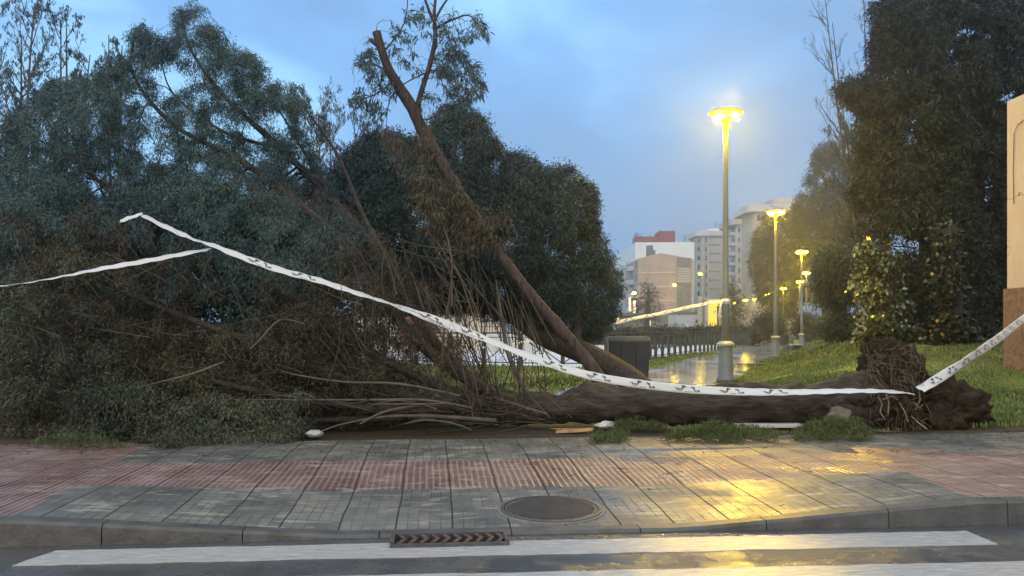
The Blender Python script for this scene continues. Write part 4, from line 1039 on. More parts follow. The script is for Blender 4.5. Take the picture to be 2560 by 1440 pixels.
# root plate: lumpy soil disc with hanging roots
def clod(center, rx, ry, rz, seed, rough=0.35, n=4, flat=0.0):
    bm = bmesh.new(); bmesh.ops.create_icosphere(bm, subdivisions=n, radius=1.0); sv = Vector((seed * 3.1, seed, 0))
    for q in bm.verts:
        p = q.co.copy(); k = 1 + rough * (0.9 * mnoise.noise(p * 1.6 + sv) + 0.6 * mnoise.noise(p * 4 + sv) + 0.5 * mnoise.noise(p * 9 + sv) + 0.45 * mnoise.noise(p * 19 + sv))
        q.co = Vector((p.x * rx * k, p.y * ry * k, p.z * rz * k)) + center
        if q.co.z < flat: q.co.z = flat - 0.02
    V = [tuple(q.co) for q in bm.verts]; Fc = [tuple(x.index for x in f.verts) for f in bm.faces]; bm.free(); return V, Fc
L0 = Vector(ft.location)
b = MB()
for (px_, py_, d_, a_, b_, c_, s_) in ((2225, 970, 12.15, .34, .50, .60, 1), (2200, 905, 12.2, .20, .36, .30, 2), (2250, 935, 12.2, .24, .36, .36, 3), (2235, 1035, 12.05, .38, .40, .30, 4), (2290, 960, 12.1, .13, .26, .20, 6), (2188, 878, 12.2, .11, .2, .14, 8), (2130, 1015, 12.05, .45, .36, .30, 7)):
    b.add(*clod(P(px_, py_, d_) - L0, a_, b_, c_, s_, 0.42, 5))
b.build('root_plate', M['soil'], ft, True)
rg_ = random.Random(5); b = MB()
for k in range(300):
    a = P(rg_.uniform(2165, 2315), rg_.uniform(865, 1060), 12.0 - rg_.uniform(0.2, 0.5)); L = rg_.uniform(.06, .32); q = [a]
    dr = Vector((rg_.uniform(-.5, .9), rg_.uniform(-.5, .2), rg_.uniform(-1, .5))).normalized()
    for _ in range(4):
        dr = (dr + Vector((rg_.uniform(-.5, .5), rg_.uniform(-.3, .3), rg_.uniform(-.6, .2)))).normalized(); q.append(q[-1] + dr * L / 4)
    b.tube([w - L0 for w in q], [.006, .005, .004, .003, .0015], 4)
b.build('fine_roots', M['twig'], ft)
b = MB()
for pts in ([(2195, 990), (2205, 1010), (2200, 1030), (2213, 1050)], [(2215, 985), (2222, 1005), (2220, 1035)], [(2248, 1005), (2262, 1030), (2270, 1055)], [(2288, 1025), (2300, 1000), (2297, 970)], [(2205, 1000), (2230, 990), (2245, 1000)], [(2278, 1040), (2300, 1060), (2318, 1073)], [(2285, 1005), (2298, 1020), (2306, 1012)]):
    q = [P(x, y, 11.55 - 0.05 * i) - L0 for i, (x, y) in enumerate(pts)]; b.tube(q, [.011, .010, .008, .004][:len(q)], 6, 0.15, 3)
b.build('broken_root', M['root'], ft)

# loose soil and uprooted turf beside the root plate
b = MB()
for (px_, py_, d_, a_, b_, c_, s_) in ((2370, 1015, 12.2, .46, .4, .34, 11), (2340, 1045, 11.9, .36, .3, .22, 12), (2410, 1035, 12.1, .30, .3, .24, 13), (2330, 985, 12.4, .25, .3, .22, 14)):
    b.add(*clod(P(px_, py_, d_), a_, b_, c_, s_, 0.5, 4))
o = b.build('soil_heap', M['soil'], None, True); tag(o, 'dark heap of torn up soil just right of the root plate', 'soil heap')
b = MB(); b.add(*clod(P(2095, 1045, 11.5), .17, .12, .13, 21, 0.35, 3)); tag(b.build('rock', m_plain('grey_stone', (0.12, 0.105, 0.085), 0.8, 0.4, 9, bump=0.6), None, True), 'grey brown stone in the weeds before the fallen trunk', 'rock')
b = MB(); b.add(*clod(P(2150, 1058, 11.3), .10, .1, .08, 22, 0.35, 3)); tag(b.build('rock', M['soil'], None, True), 'small dark earth lump at the foot of the root plate', 'rock')

# ------------------------------------------------------------------ leaning tree with sawn top
lt = empty('leaning_tree', G(1520, 1060, 0)); lt.location = P(1520, 1050, 12.9); lt.location.z = 0
tag(lt, 'bare reddish trunk leaning left over the log with its top sawn off', 'tree')
v = Veg(21)
v.limb([(1560, 1048, 12.9), (1515, 980, 12.9), (1470, 905, 12.9), (1400, 822, 12.9), (1290, 690, 13.0), (1180, 530, 13.1), (1120, 435, 13.1), (1065, 345, 13.2), (1030, 270, 13.2), (975, 180, 13.3), (948, 105, 13.3), (941, 80, 13.3)],
       [.13, .118, .104, .092, .082, .076, .078, .098, .090, .076, .070, .068], 24, 0.10, 'trunk', 14)
v.limb([(1060, 330, 13.2), (1045, 275, 13.25), (1055, 225, 13.3), (1075, 160, 13.35), (1088, 95, 13.4), (1086, 30, 13.45), (1095, -60, 13.5)], [.060, .050, .042, .038, .036, .026, .012], 10, 0.05, 'fork', 6)
v.limb([(950, 118, 13.3), (938, 108, 13.28), (925, 98, 13.26)], [.045, .04, .035], 8, 0.04, 'stub', 3)
for p_, r_ in (([(1088, 60, 13.4), (1070, 20, 13.4), (1055, -30, 13.4)], [.03, .025, .012]), ([(1088, 50, 13.4), (1110, 10, 13.4), (1150, -40, 13.4)], [.025, .018, .01]),
               ([(1088, 70, 13.4), (1130, 50, 13.2), (1170, 38, 13.1), (1195, 60, 13.0)], [.02, .016, .012, .006]), ([(1070, 180, 13.3), (1010, 210, 13.1), (975, 250, 13), (965, 320, 12.9)], [.012, .01, .008, .004]),
               ([(975, 180, 13.3), (930, 160, 13.1), (885, 165, 13.0)], [.015, .011, .005]), ([(990, 200, 13.3), (930, 240, 13.1), (880, 250, 13)], [.015, .011, .005]), ([(960, 130, 13.3), (1010, 60, 13.2), (1020, -20, 13.1)], [.014, .01, .006]),
               ([(1062, 300, 13.2), (1100, 285, 13.2), (1170, 240, 13.1), (1210, 190, 13)], [.016, .012, .008, .004]), ([(1120, 430, 13), (1150, 330, 12.9), (1180, 290, 12.9)], [.012, .010, .006]),
               ([(1200, 560, 13), (1260, 540, 12.8), (1275, 500, 12.7)], [.014, .01, .005]), ([(1150, 480, 13), (1090, 460, 12.8), (1070, 500, 12.7)], [.02, .014, .008])):
    bi_ = globals().get('bi_', 0) + 1; v.limb(p_, r_, 5, 0.04, 'bough%d' % bi_, 4)
pA = [(865, 115), (905, 80), (940, 120), (970, 190), (1000, 240), (960, 290), (880, 262), (865, 200), (900, 160)]
pB = [(1090, 60), (1140, 40), (1190, 20), (1225, 60), (1222, 100), (1190, 95), (1150, 110), (1200, 160), (1220, 230), (1190, 245), (1130, 280), (1080, 290), (1060, 240), (1090, 160)]
pC = [(990, 30), (1050, 0), (1150, 0), (1120, 60), (1050, 110), (1060, 220), (1010, 200), (960, 130)]
tt = np.concatenate([sample_poly(v.rg, pA, 40, 13.1, .5), sample_poly(v.rg, pB, 70, 13.2, .6), sample_poly(v.rg, pC, 45, 13.2, .6)])
v.level(tt, 6, 4, .007, .004, .4, 0.0, 'twig', 1.8, wig=.12)
tt = np.concatenate([sample_poly(v.rg, pA, 130, 13.1, .6, (), 0.5, 30, 5), sample_poly(v.rg, pB, 300, 13.2, .7, (), .5, 30, 6), sample_poly(v.rg, pC, 70, 13.2, .6, (), .4, 30, 7)])
Pt = v.level(tt, 5, 3, .007, .0035, .35, 0.15, 'twig', .9, wig=.12, skel=False)
v.foliage(Pt, 8, 0.11, 0.020, 0.025, 0.6, 0.6, 0.7, 0.5, 'fol')
# dry brown tatters on the lower trunk
pD = [(960, 330), (1060, 320), (1120, 420), (1190, 500), (1290, 520), (1280, 640), (1230, 600), (1120, 640), (1030, 560), (1000, 420)]
tt = sample_poly(v.rg, pD, 330, 12.9, .6, (), .3, 50, 8); Pt = v.level(tt, 6, 3, .007, .003, .35, 0.2, 'twig', 1.4, wig=.15, skel=False)
v.foliage(Pt, 16, 0.10, 0.014, 0.05, 0.6, 0.7, 0.5, 0.3, 'folb')
v.build('trunk', 'trunk', M['bark_red'], lt); v.build('fork', 'limb', M['bark_red'], lt); v.build('stub', 'limb', M['bark_red'], lt); [v.build('bough%d' % q, 'bough', M['bark_red'], lt) for q in range(1, bi_ + 1)]; v.build('twig', 'twigs', M['twig'], lt)
a_ = v.build('fol', 'crown', M['leaf_green'], lt, False); a2 = v.build('folb', 'crown', M['leaf_brown'], lt, False); a2['label'] = 'dry brown sprays on the lower trunk'

# ------------------------------------------------------------------ generic tree
def tree(name, label, cat, base, trunkpts, rads, poly, depth, thick, n, leafmat, barkmat, seed, leaf=(0.12, 0.02, 0.07), per=30, holes=(), gap=0.2, gs=60, group=None, grav=.35, bow=.35, sag=.05, maxl=(9, 4, 1.6), edge=None, extra=(), rnd_=.8, fwd=.5, twigmat=None, rk=0.012, wisp=0, wgrow=1.05, wmax=3.0):
    root = empty(name, base); tag(root, label, cat, group)
    v = Veg(seed)
    for p_, r_ in [(trunkpts, rads)] + list(extra): v.limb(p_, r_, 10, .06, 'trunk', 5)
    sc = depth / 14.0
    v.level(sample_poly(v.rg, poly, n[0], depth, thick, holes, edge_norm=edge), 7, 4, rk, .006 * sc, bow, 0, 'branch', maxl[0])
    v.level(sample_poly(v.rg, poly, n[1], depth, thick, holes, gap * .6, gs, seed, edge), 6, 3, rk * .8, .004 * sc, bow, sag, 'branch', maxl[1])
    Pt = v.level(sample_poly(v.rg, poly, n[2], depth, thick * 1.05, holes, gap, gs, seed, edge), 5, 3, rk * .7, .003 * sc, bow, sag, 'branch', maxl[2], skel=False)
    v.build('trunk', 'trunk', barkmat, root); v.build('branch', 'branches', twigmat or barkmat, root)
    if per:
        if wisp: v.wisps(poly, wisp, depth, thick, leaf[0], leaf[1], max(8, per // 2), 'fol', wgrow, wmax, leaf[2] * .4)
        v.foliage(Pt, per, leaf[0], leaf[1], leaf[2], grav, rnd_, fwd, .3, 'fol'); v.build('fol', 'crown', leafmat, root, False)
    return root

# dark evergreen in the middle
polyE = [(800, 500), (830, 440), (880, 370), (950, 325), (1010, 330), (1060, 350), (1090, 290), (1130, 262), (1180, 265), (1215, 300), (1250, 370), (1262, 385), (1300, 378), (1335, 400), (1370, 440), (1400, 412), (1440, 420), (1480, 470), (1492, 560), (1530, 640), (1545, 720), (1530, 800), (1470, 850), (1380, 850), (1280, 800), (1150, 770), (1000, 770), (880, 720), (800, 620)]
tree('evergreen_tree', 'broad dark evergreen standing behind the leaning trunk in the centre', 'tree', P(1600, 1000, 16.6) * 1.0, [(1650, 1015, 15.2), (1560, 935, 15.6), (1440, 870, 16.2), (1330, 820, 16.8), (1270, 700, 17.5), (1200, 520, 18), (1150, 300, 18)], [.30, .24, .21, .18, .14, .10, .03],
     polyE, 18.0, 2.6, (110, 800, 4600), M['leaf_dark'], M['bark'], 31, (0.085, 0.017, 0.08), 84, [(1375, 700, 12, 14), (1240, 780, 14, 8), (1290, 775, 8, 10)], 0.24, 48, edge=180, wisp=450, wgrow=1.06,
     extra=[([(1330, 820, 16.8), (1200, 740, 17.3), (1050, 600, 17.8), (950, 420, 18)], [.14, .11, .08, .03]), ([(1440, 870, 16.2), (1440, 700, 17), (1420, 520, 17.6)], [.12, .08, .03]), ([(1270, 700, 17.5), (1330, 560, 17.8), (1300, 420, 18)], [.08, .05, .02])])
bpy.data.objects['evergreen_tree'].location.z = 0.0

# leafless background trees: forking branches reaching upwards, a few catkins
def bare(label, x, ytop, w, d, seed, leafn=1, name='bare_tree', group='bare trees behind the fallen crown', tm='twig_grey', lean=0.0, stems=3, lev=(6, 6, 6, 4), spread=.5):
    root = empty(name, (bx(x, d), d, 0)); tag(root, label, 'tree', group)
    v = Veg(seed); rg = v.rg; H_ = bz(ytop, d); wr = w / F * d
    paths, rads = [], []
    K = 7
    for q in range(stems):
        a = rg.uniform(0, 6.28); b0 = np.array([root.location.x + .1 * q, d, 0.0]); tip = np.array([root.location.x + lean * H_ + math.cos(a) * wr * .25, d + math.sin(a) * wr * .25, H_ * rg.uniform(.86, 1.0)])
        t = np.linspace(0, 1, K)[:, None]; pth = b0 * (1 - t) + tip * t; pth[:, 0] += np.sin(t[:, 0] * 4 + q) * wr * .04; paths.append(pth); rads.append(np.linspace(.0085 * H_, .0014 * H_, K) * (.6 if leafn == 0 else 1))
    Pth = np.array(paths); Rd = np.array(rads); V, Fc = tubes_np(Pth, Rd, 7, rg); v.put('trunk', V, Fc)
    L = np.full(len(Pth), H_ * .26 * min(1.3, wr / H_ * 3.2))
    for li, m in enumerate(lev):
        n = len(Pth); m_ = m * (3 if li == 0 else 1); idx = np.repeat(np.arange(n), m_); t = rg.uniform(.38 if li == 0 else .15, .98, len(idx)) * (K - 1); j = np.minimum(t.astype(int), K - 2); f = (t - j)[:, None]
        p0 = Pth[idx, j] * (1 - f) + Pth[idx, j + 1] * f; tan = Pth[idx, j + 1] - Pth[idx, j]; tan /= np.linalg.norm(tan, axis=1, keepdims=True) + 1e-9
        r0 = (Rd[idx, j] * .62); side = np.cross(tan, rg.normal(size=tan.shape)); side /= np.linalg.norm(side, axis=1, keepdims=True) + 1e-9
        dr = tan * (1 - spread * .5) + side * spread * rg.uniform(.7, 1.5, (len(idx), 1)); dr /= np.linalg.norm(dr, axis=1, keepdims=True)
        ln = L[idx] * rg.uniform(.45, 1.0, len(idx)) * (1.15 - .6 * t / (K - 1))
        u_ = np.linspace(0, 1, K)[None, :, None]
        nP = p0[:, None] + dr[:, None] * ln[:, None, None] * u_ + np.array([0, 0, 1.0]) * (ln * .32)[:, None, None] * u_ ** 2 + rg.normal(size=(len(idx), K, 3)) * (ln * .025)[:, None, None] * (u_ > 0)
        nR = np.maximum(r0[:, None] * (1 - .75 * np.linspace(0, 1, K))[None], .0042 * d / 30)
        V, Fc = tubes_np(nP, nR, 5 if li < 2 else 3, rg); v.put('branch', V, Fc)
        Pth, Rd, L = nP, nR, ln * .62
    v.build('trunk', 'trunk', M[tm], root); v.build('branch', 'branches', M[tm], root)
    if leafn:
        sel = Pth[rg.rand(len(Pth)) < .28]; v.foliage(sel, leafn, .10 * d / 30, .035 * d / 30, .02, 1.0, .3, .1, .5, 'fol'); v.build('fol', 'catkins', M['leaf_dark'], root, False)
    return root
bare('tall leafless tree at the far left edge, crowned with catkins', 30, -60, 210, 30, 41, 2)
bare('leafless tree second from the left above the fallen crown', 150, 20, 170, 32, 42, 2, lean=.04)
bare('short leafless tree right beside the leafy top of the fallen crown', 275, 60, 130, 34, 43, 1)
bare('leafless tree seen in the gap left of the dark evergreen', 815, 235, 190, 36, 44, 1)
bare('slim bare tree with its top just above the dark evergreen', 905, 300, 150, 38, 47, 1)
bare('bare spindly tree rising against the sky beside the right conifers', 2175, -90, 190, 34, 45, 0, group='bare trees on the right', lean=-.06, lev=(5, 5, 4))
bare('small bare tree between the conifer and the olive trees', 2135, 290, 120, 40, 46, 1, group='bare trees on the right')

# shrubbery behind the left crown so the ground line is closed
polyS = [(-200, 560), (100, 540), (400, 560), (700, 600), (850, 660), (880, 760), (885, 900), (860, 955), (-200, 955)]
tree('laurel_thicket', 'dark thicket standing behind the fallen crown on the left', 'shrub', (bx(350, 21), 21, 0), [(350, 960, 21), (350, 860, 21), (330, 700, 21)], [.2, .15, .05], polyS, 21, 1.6, (80, 500, 2300), M['leaf_dark'], M['bark'], 51, (0.22, .06, .14), 30, (), .05, 60, maxl=(14, 5, 3), extra=[([(-150, 930, 21), (350, 925, 21), (860, 930, 21)], [.05, .06, .04])], bow=.1)

# right conifers
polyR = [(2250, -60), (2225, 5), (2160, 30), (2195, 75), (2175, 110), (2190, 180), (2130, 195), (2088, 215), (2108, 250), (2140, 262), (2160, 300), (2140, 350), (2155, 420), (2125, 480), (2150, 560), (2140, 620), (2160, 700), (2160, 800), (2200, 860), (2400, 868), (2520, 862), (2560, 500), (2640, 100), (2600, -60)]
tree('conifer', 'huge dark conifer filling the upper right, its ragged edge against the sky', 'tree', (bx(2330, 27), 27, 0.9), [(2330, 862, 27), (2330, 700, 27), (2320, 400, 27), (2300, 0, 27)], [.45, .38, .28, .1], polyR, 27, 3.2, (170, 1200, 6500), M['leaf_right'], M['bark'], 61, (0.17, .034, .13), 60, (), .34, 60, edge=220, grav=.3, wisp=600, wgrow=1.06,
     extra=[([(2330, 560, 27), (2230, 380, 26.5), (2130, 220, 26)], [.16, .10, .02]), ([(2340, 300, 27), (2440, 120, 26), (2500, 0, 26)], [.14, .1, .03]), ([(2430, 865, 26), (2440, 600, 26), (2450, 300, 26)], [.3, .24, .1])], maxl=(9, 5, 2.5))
# ivy clad trunks
def ivy(label, x0, x1, y0, y1, d, seed, n=420, mat='ivy'):
    poly = [(x0 - 5, y0 + 20), (x0 + 25, y0 - 5), (x0 + 62, y0 + 22), (x0 + 70, y0 + 8), (x1 - 25, y0 + 60), (x1 - 30, y0 + 120), (x1 + 6, y0 + 150), (x1 - 14, y0 + 190), (x1 + 12, y1 - 30), (x1 + 25, y1), (x0 - 5, y1), (x0 + 22, y1 - 80), (x0 - 8, y1 - 150), (x0 + 18, y0 + 80)]
    xm = (x0 + x1) / 2
    r_ = tree('ivy_clad_trunk', label, 'tree', (bx(xm, d), d, 0.8), [(xm, y1 + 12, d), (xm, (y0 + y1) / 2, d), (xm, y0 + 10, d)], [.32, .28, .2], poly, d, .6, (20, 100, n), M[mat], M['bark'], seed, (0.13, .10, .10), 18, (), .3, 26, 'ivy clad trunks on the right', grav=.5, maxl=(6, 3, 2), edge=60)
    return r_
ivy('ivy covered trunk with glossy leaves catching the lamp light', 2140, 2275, 605, 852, 23.2, 71)
ivy('ivy covered trunk with shade in its colour close to the tan building', 2330, 2420, 560, 858, 22.4, 72, 300, 'ivy_shaded')
# olive trees further along
tree('olive_tree', 'greyish olive tree between the second lamp and the right conifer', 'tree', (bx(2070, 112), 112, .4), [(2070, 842, 112), (2070, 740, 112), (2066, 600, 112), (2060, 420, 112)], [.9, .8, .5, .1],
     [(1985, 520), (2020, 440), (2045, 370), (2075, 355), (2110, 400), (2150, 390), (2170, 480), (2165, 640), (2150, 730), (2060, 770), (1990, 740), (1960, 640), (1975, 570)], 112, 6, (60, 420, 1800), M['leaf_olive'], M['bark'], 81, (0.55, .10, .36), 26, (), .42, 32, 'trees beyond the bench', wisp=160, wmax=8, maxl=(30, 14, 6))
tree('olive_tree', 'small brown leaved tree whose stout trunk stands on the bank near the bench', 'tree', (bx(2103, 37), 37, 1.1), [(2103, 836, 37), (2100, 780, 37), (2090, 720, 37), (2070, 670, 37)], [.30, .26, .18, .05],
     [(2040, 700), (2050, 650), (2090, 625), (2140, 650), (2150, 720), (2140, 770), (2110, 760), (2060, 750)], 37, 2, (30, 160, 700), M['leaf_olive'], M['bark'], 82, (0.26, .05, .18), 26, (), .3, 30, 'trees beyond the bench')
tree('willow_tree', 'hazy bare branched tree hiding the grey tower behind the second lamp', 'tree', (bx(1940, 128), 128, 0), [(1945, 845, 128), (1940, 780, 128), (1930, 650, 128), (1925, 560, 128)], [.5, .42, .25, .08],
     [(1880, 600), (1900, 545), (1935, 520), (1985, 530), (2010, 600), (2010, 700), (1990, 790), (1930, 800), (1890, 740), (1872, 660)], 128, 6, (70, 500, 2300), M['leaf_olive'], M['twig_grey'], 83, (0.6, .10, .3), 8, (), .2, 40, 'trees beyond the bench', bow=.5, maxl=(14, 6, 4))
tree('bare_tree', 'dark bare tree before the left foot of the pink building', 'tree', (bx(1615, 130), 130, 0), [(1618, 845, 130), (1618, 780, 130), (1622, 720, 130)], [.5, .4, .12], [(1580, 790), (1585, 740), (1610, 700), (1640, 715), (1655, 760), (1650, 800), (1600, 805)], 130, 4, (20, 100, 420), M['leaf_olive'], M['twig'], 84, (.5, .1, .3), 2, (), .2, 20, 'bare trees near the buildings', maxl=(14, 6, 5))
tree('bare_tree', 'reddish bare tree right of the nearest lamp post before the kiosk', 'tree', (bx(1835, 125), 125, 0), [(1835, 846, 125), (1835, 800, 125), (1832, 760, 125)], [.4, .3, .1], [(1795, 800), (1800, 745), (1830, 700), (1860, 740), (1870, 790), (1850, 830), (1815, 830)], 125, 4, (20, 100, 480), M['leaf_olive'], M['twig'], 85, (.5, .1, .3), 3, (), .2, 20, 'bare trees near the buildings', maxl=(14, 6, 5))
# bushes
def bush(label, x0, x1, y0, y1, d, seed, n=260, mat='leaf_olive', per=26, grp='bushes beyond the railing', name='bush', z=0):
    xm = (x0 + x1) / 2; poly = [(x0, y1), (x0 + 3, (y0 + y1) / 2), (x0 + (x1 - x0) * .2, y0 + 3), (xm, y0), (x1 - (x1 - x0) * .2, y0 + 4), (x1 - 2, (y0 + y1) / 2), (x1, y1)]
    s_ = d / 14
    return tree(name, label, 'bush', (bx(xm, d), d, z), [(xm, y1, d), (xm, (y0 + y1) / 2, d)], [.02 * s_, .012 * s_], poly, d, (x1 - x0) / F * d * .35, (10, 40, n), M[mat], M['twig'], seed, (.11 * s_ ** .6, .03 * s_ ** .6, .06 * s_), per, (), .05, 30, grp, rnd_=1.0, fwd=.3, grav=-.1, maxl=(9, 6, 4))
bush('low green bush on the rise left of the bench lamps', 1880, 1960, 788, 845, 80, 91)
bush('rounded bush behind the bench between the lamp posts', 1985, 2055, 790, 838, 85, 92)
bush('dark scrub at the feet of the right conifers', 2210, 2520, 800, 868, 24.5, 93, 700, 'leaf_right', 30, 'scrub under the conifers')
bush('olive scrub left of the ivy covered trunk', 2060, 2180, 790, 842, 36, 94, 300, 'leaf_olive', 26, 'scrub under the conifers')
# hedge behind the railing
hx = [(1400, 862), (1400, 838), (1540, 832), (1660, 828), (1790, 826), (1885, 824), (1885, 848), (1790, 856), (1650, 862), (1540, 866)]
tree('hedge', 'brown winter hedge running beyond the dark railing by the path', 'hedge', (bx(1640, 78), 78, 0), [(1640, 862, 78), (1640, 840, 78)], [.1, .05], [(1380, 860), (1380, 836), (1540, 830), (1700, 827), (1885, 824), (1900, 855), (1650, 860)], 78, 2.0, (60, 300, 1500), M['leaf_brown'], M['twig'], 95, (.45, .09, .25), 22, (), .05, 30, maxl=(8, 5, 4), rnd_=1.0, fwd=.2, grav=-.1, bow=.05, extra=[([(1385, 856, 78), (1640, 856, 78), (1890, 852, 78)], [.06, .06, .05]), ([(1385, 845, 78), (1640, 843, 78), (1890, 840, 78)], [.04, .04, .04])])

# weeds along the pavement edge
def weeds(label, x0, x1, y0, y1, seed, mat='weed', n=300, per=20, L=.055, eye=1.38):
    xm = (x0 + x1) / 2; d = eye * F / (y1 - HY)
    w_, h_ = x1 - x0, y1 - y0; rq = random.Random(seed); x0 -= w_ * .12; x1 += w_ * .12; w_ = x1 - x0; y0 += h_ * .12
    poly = [(x0, y1)] + [(x0 + w_ * k / 9, y1 - h_ * (.25 + .75 * math.sin(math.pi * k / 9) ** .6) * rq.uniform(.45, 1.0)) for k in range(1, 9)] + [(x1, y1)]
    return tree('weed_clump', label, 'weeds', (bx(xm, d), d, 0), [(xm, y1, d), (xm, y1 - (y1 - y0) * .4, d)], [.01, .006], poly, d, .22, (10, 40, n), M[mat], M['twig'], seed, (L, .008, .03), per, (), .05, 20, 'weed clumps along the pavement edge', rnd_=.7, fwd=.3, grav=-.7, maxl=(3, 2, 1))
weeds('green weed clump at the pavement edge under the middle of the log', 1690, 1945, 1055, 1098, 101)
weeds('bushy green weed clump by the pavement just left of the root plate', 1995, 2165, 1030, 1096, 102, n=300)
weeds('green weed clump in the shade of the log near the torn wood', 1540, 1660, 1048, 1074, 103, n=120)
weeds('low moss tuft at the pavement edge below the torn wood', 1480, 1570, 1082, 1100, 104, n=90)
weeds('green weeds at the lower left under the fallen crown', 100, 300, 1082, 1118, 105, n=120, per=12, L=.06)
weeds('tiny pale weed tuft with white tips against the middle of the log', 1765, 1815, 1035, 1062, 106, n=60)
o = weeds('small moss tuft in the gutter against the left kerb', 305, 410, 1345, 1370, 107, n=60, L=.04)
o.location = (-.9, 0.72, -0.17)

# grass: ground cover
def grass_patch(rg, n, x0, x1, y0, y1, L, Wd, cond):
    X = rg.uniform(x0, x1, n); Y = y0 + (y1 - y0) * rg.rand(n) ** 1.5; ok = cond(X, Y); X, Y = X[ok], Y[ok]
    pos = np.stack([X, Y, ground_z(X, Y) - 0.01], -1); dirs = np.stack([rg.normal(0, .35, len(X)), rg.normal(0, .35, len(X)), np.ones(len(X))], -1)
    sc = 0.75 + 0.5 * np.sin(X * 1.7 + np.sin(Y * 1.3)) * np.sin(Y * 0.9) + np.clip((Y - 20) / 40, 0, .8)
    V_, F_ = leaves_np(rg, pos, dirs, 1.0, 1.0)
    V_ = V_.reshape(-1, 4, 3); V_ = pos[:, None] + (V_ - pos[:, None]) * (np.array([Wd, Wd, L])[None, None] * np.clip(sc, .35, 2)[:, None, None]); 
    t = np.clip(.48 + .16 * np.sin(X * .8) * np.sin(Y * .6 + X * .3) + .16 * np.sin(X * 2.7 + 1.3 * np.sin(Y * 1.9)) * np.sin(Y * 2.1 + 1) + rg.normal(0, .24, len(X)), 0, 1)
    return V_.reshape(-1, 3), t
rg = np.random.RandomState(77)
vv_ = lambda X, Y: (X - R0.x) * VD.x + (Y - R0.y) * VD.y
fr = lambda X, Y: (np.abs(X) < Y * .62 + 2)
A1 = grass_patch(rg, 150000, 1, 13, 10.5, 34, .09, .035, lambda X, Y: fr(X, Y) & (X > path_r(Y) + .1) & (vv_(X, Y) > BACK + .25) & ~((X > 9.4) & (Y < 13.2) & (X < 9)) )
A2 = grass_patch(rg, 60000, 6, 40, 26, 75, .13, .06, lambda X, Y: fr(X, Y) & (X > path_r(Y) + .1))
A3 = grass_patch(rg, 90000, -14, 12, 13.5, 48, .10, .045, lambda X, Y: fr(X, Y) & (X < path_l(Y) - .1) & (Y < np.interp(X, [p[0] for p in FL], [p[1] for p in FL]) + .25))
V_ = np.concatenate([A1[0], A2[0], A3[0]]); t_ = np.concatenate([A1[1], A2[1], A3[1]])
o = mesh_np('grass', V_, np.arange(len(V_)).reshape(-1, 4), M['grass'], None, False, np.repeat(t_, 4)); tag(o, 'short wet green grass of the park on both sides of the path', 'grass', kind='stuff')

# a wood far behind the park on the right, read as one mass
rg = np.random.RandomState(91); n = 2600
cx_ = rg.uniform(62, 190, n); cy_ = 118 + 22 * rg.rand(n) + cx_ * .1; hh = 9 + 3.5 * np.sin(cx_ * .21) + 2.2 * np.sin(cx_ * .53 + 1); cz_ = hh * np.sqrt(rg.rand(n))
c_ = np.repeat(np.stack([cx_, cy_, cz_], -1), 26, axis=0) + rg.normal(size=(n * 26, 3)) * .75; c_[:, 2] = np.maximum(c_[:, 2], .2)
V_, F_ = leaves_np(rg, c_, rg.normal(size=(len(c_), 3)) + np.array([0, 0, -.3]), .8, .26)
o = mesh_np('distant_wood', V_, F_, M['leaf_right'], None, False, np.repeat(rg.rand(len(c_)), 4)); tag(o, 'dark far off wood closing the park behind the right hand trees', 'wood', kind='stuff')

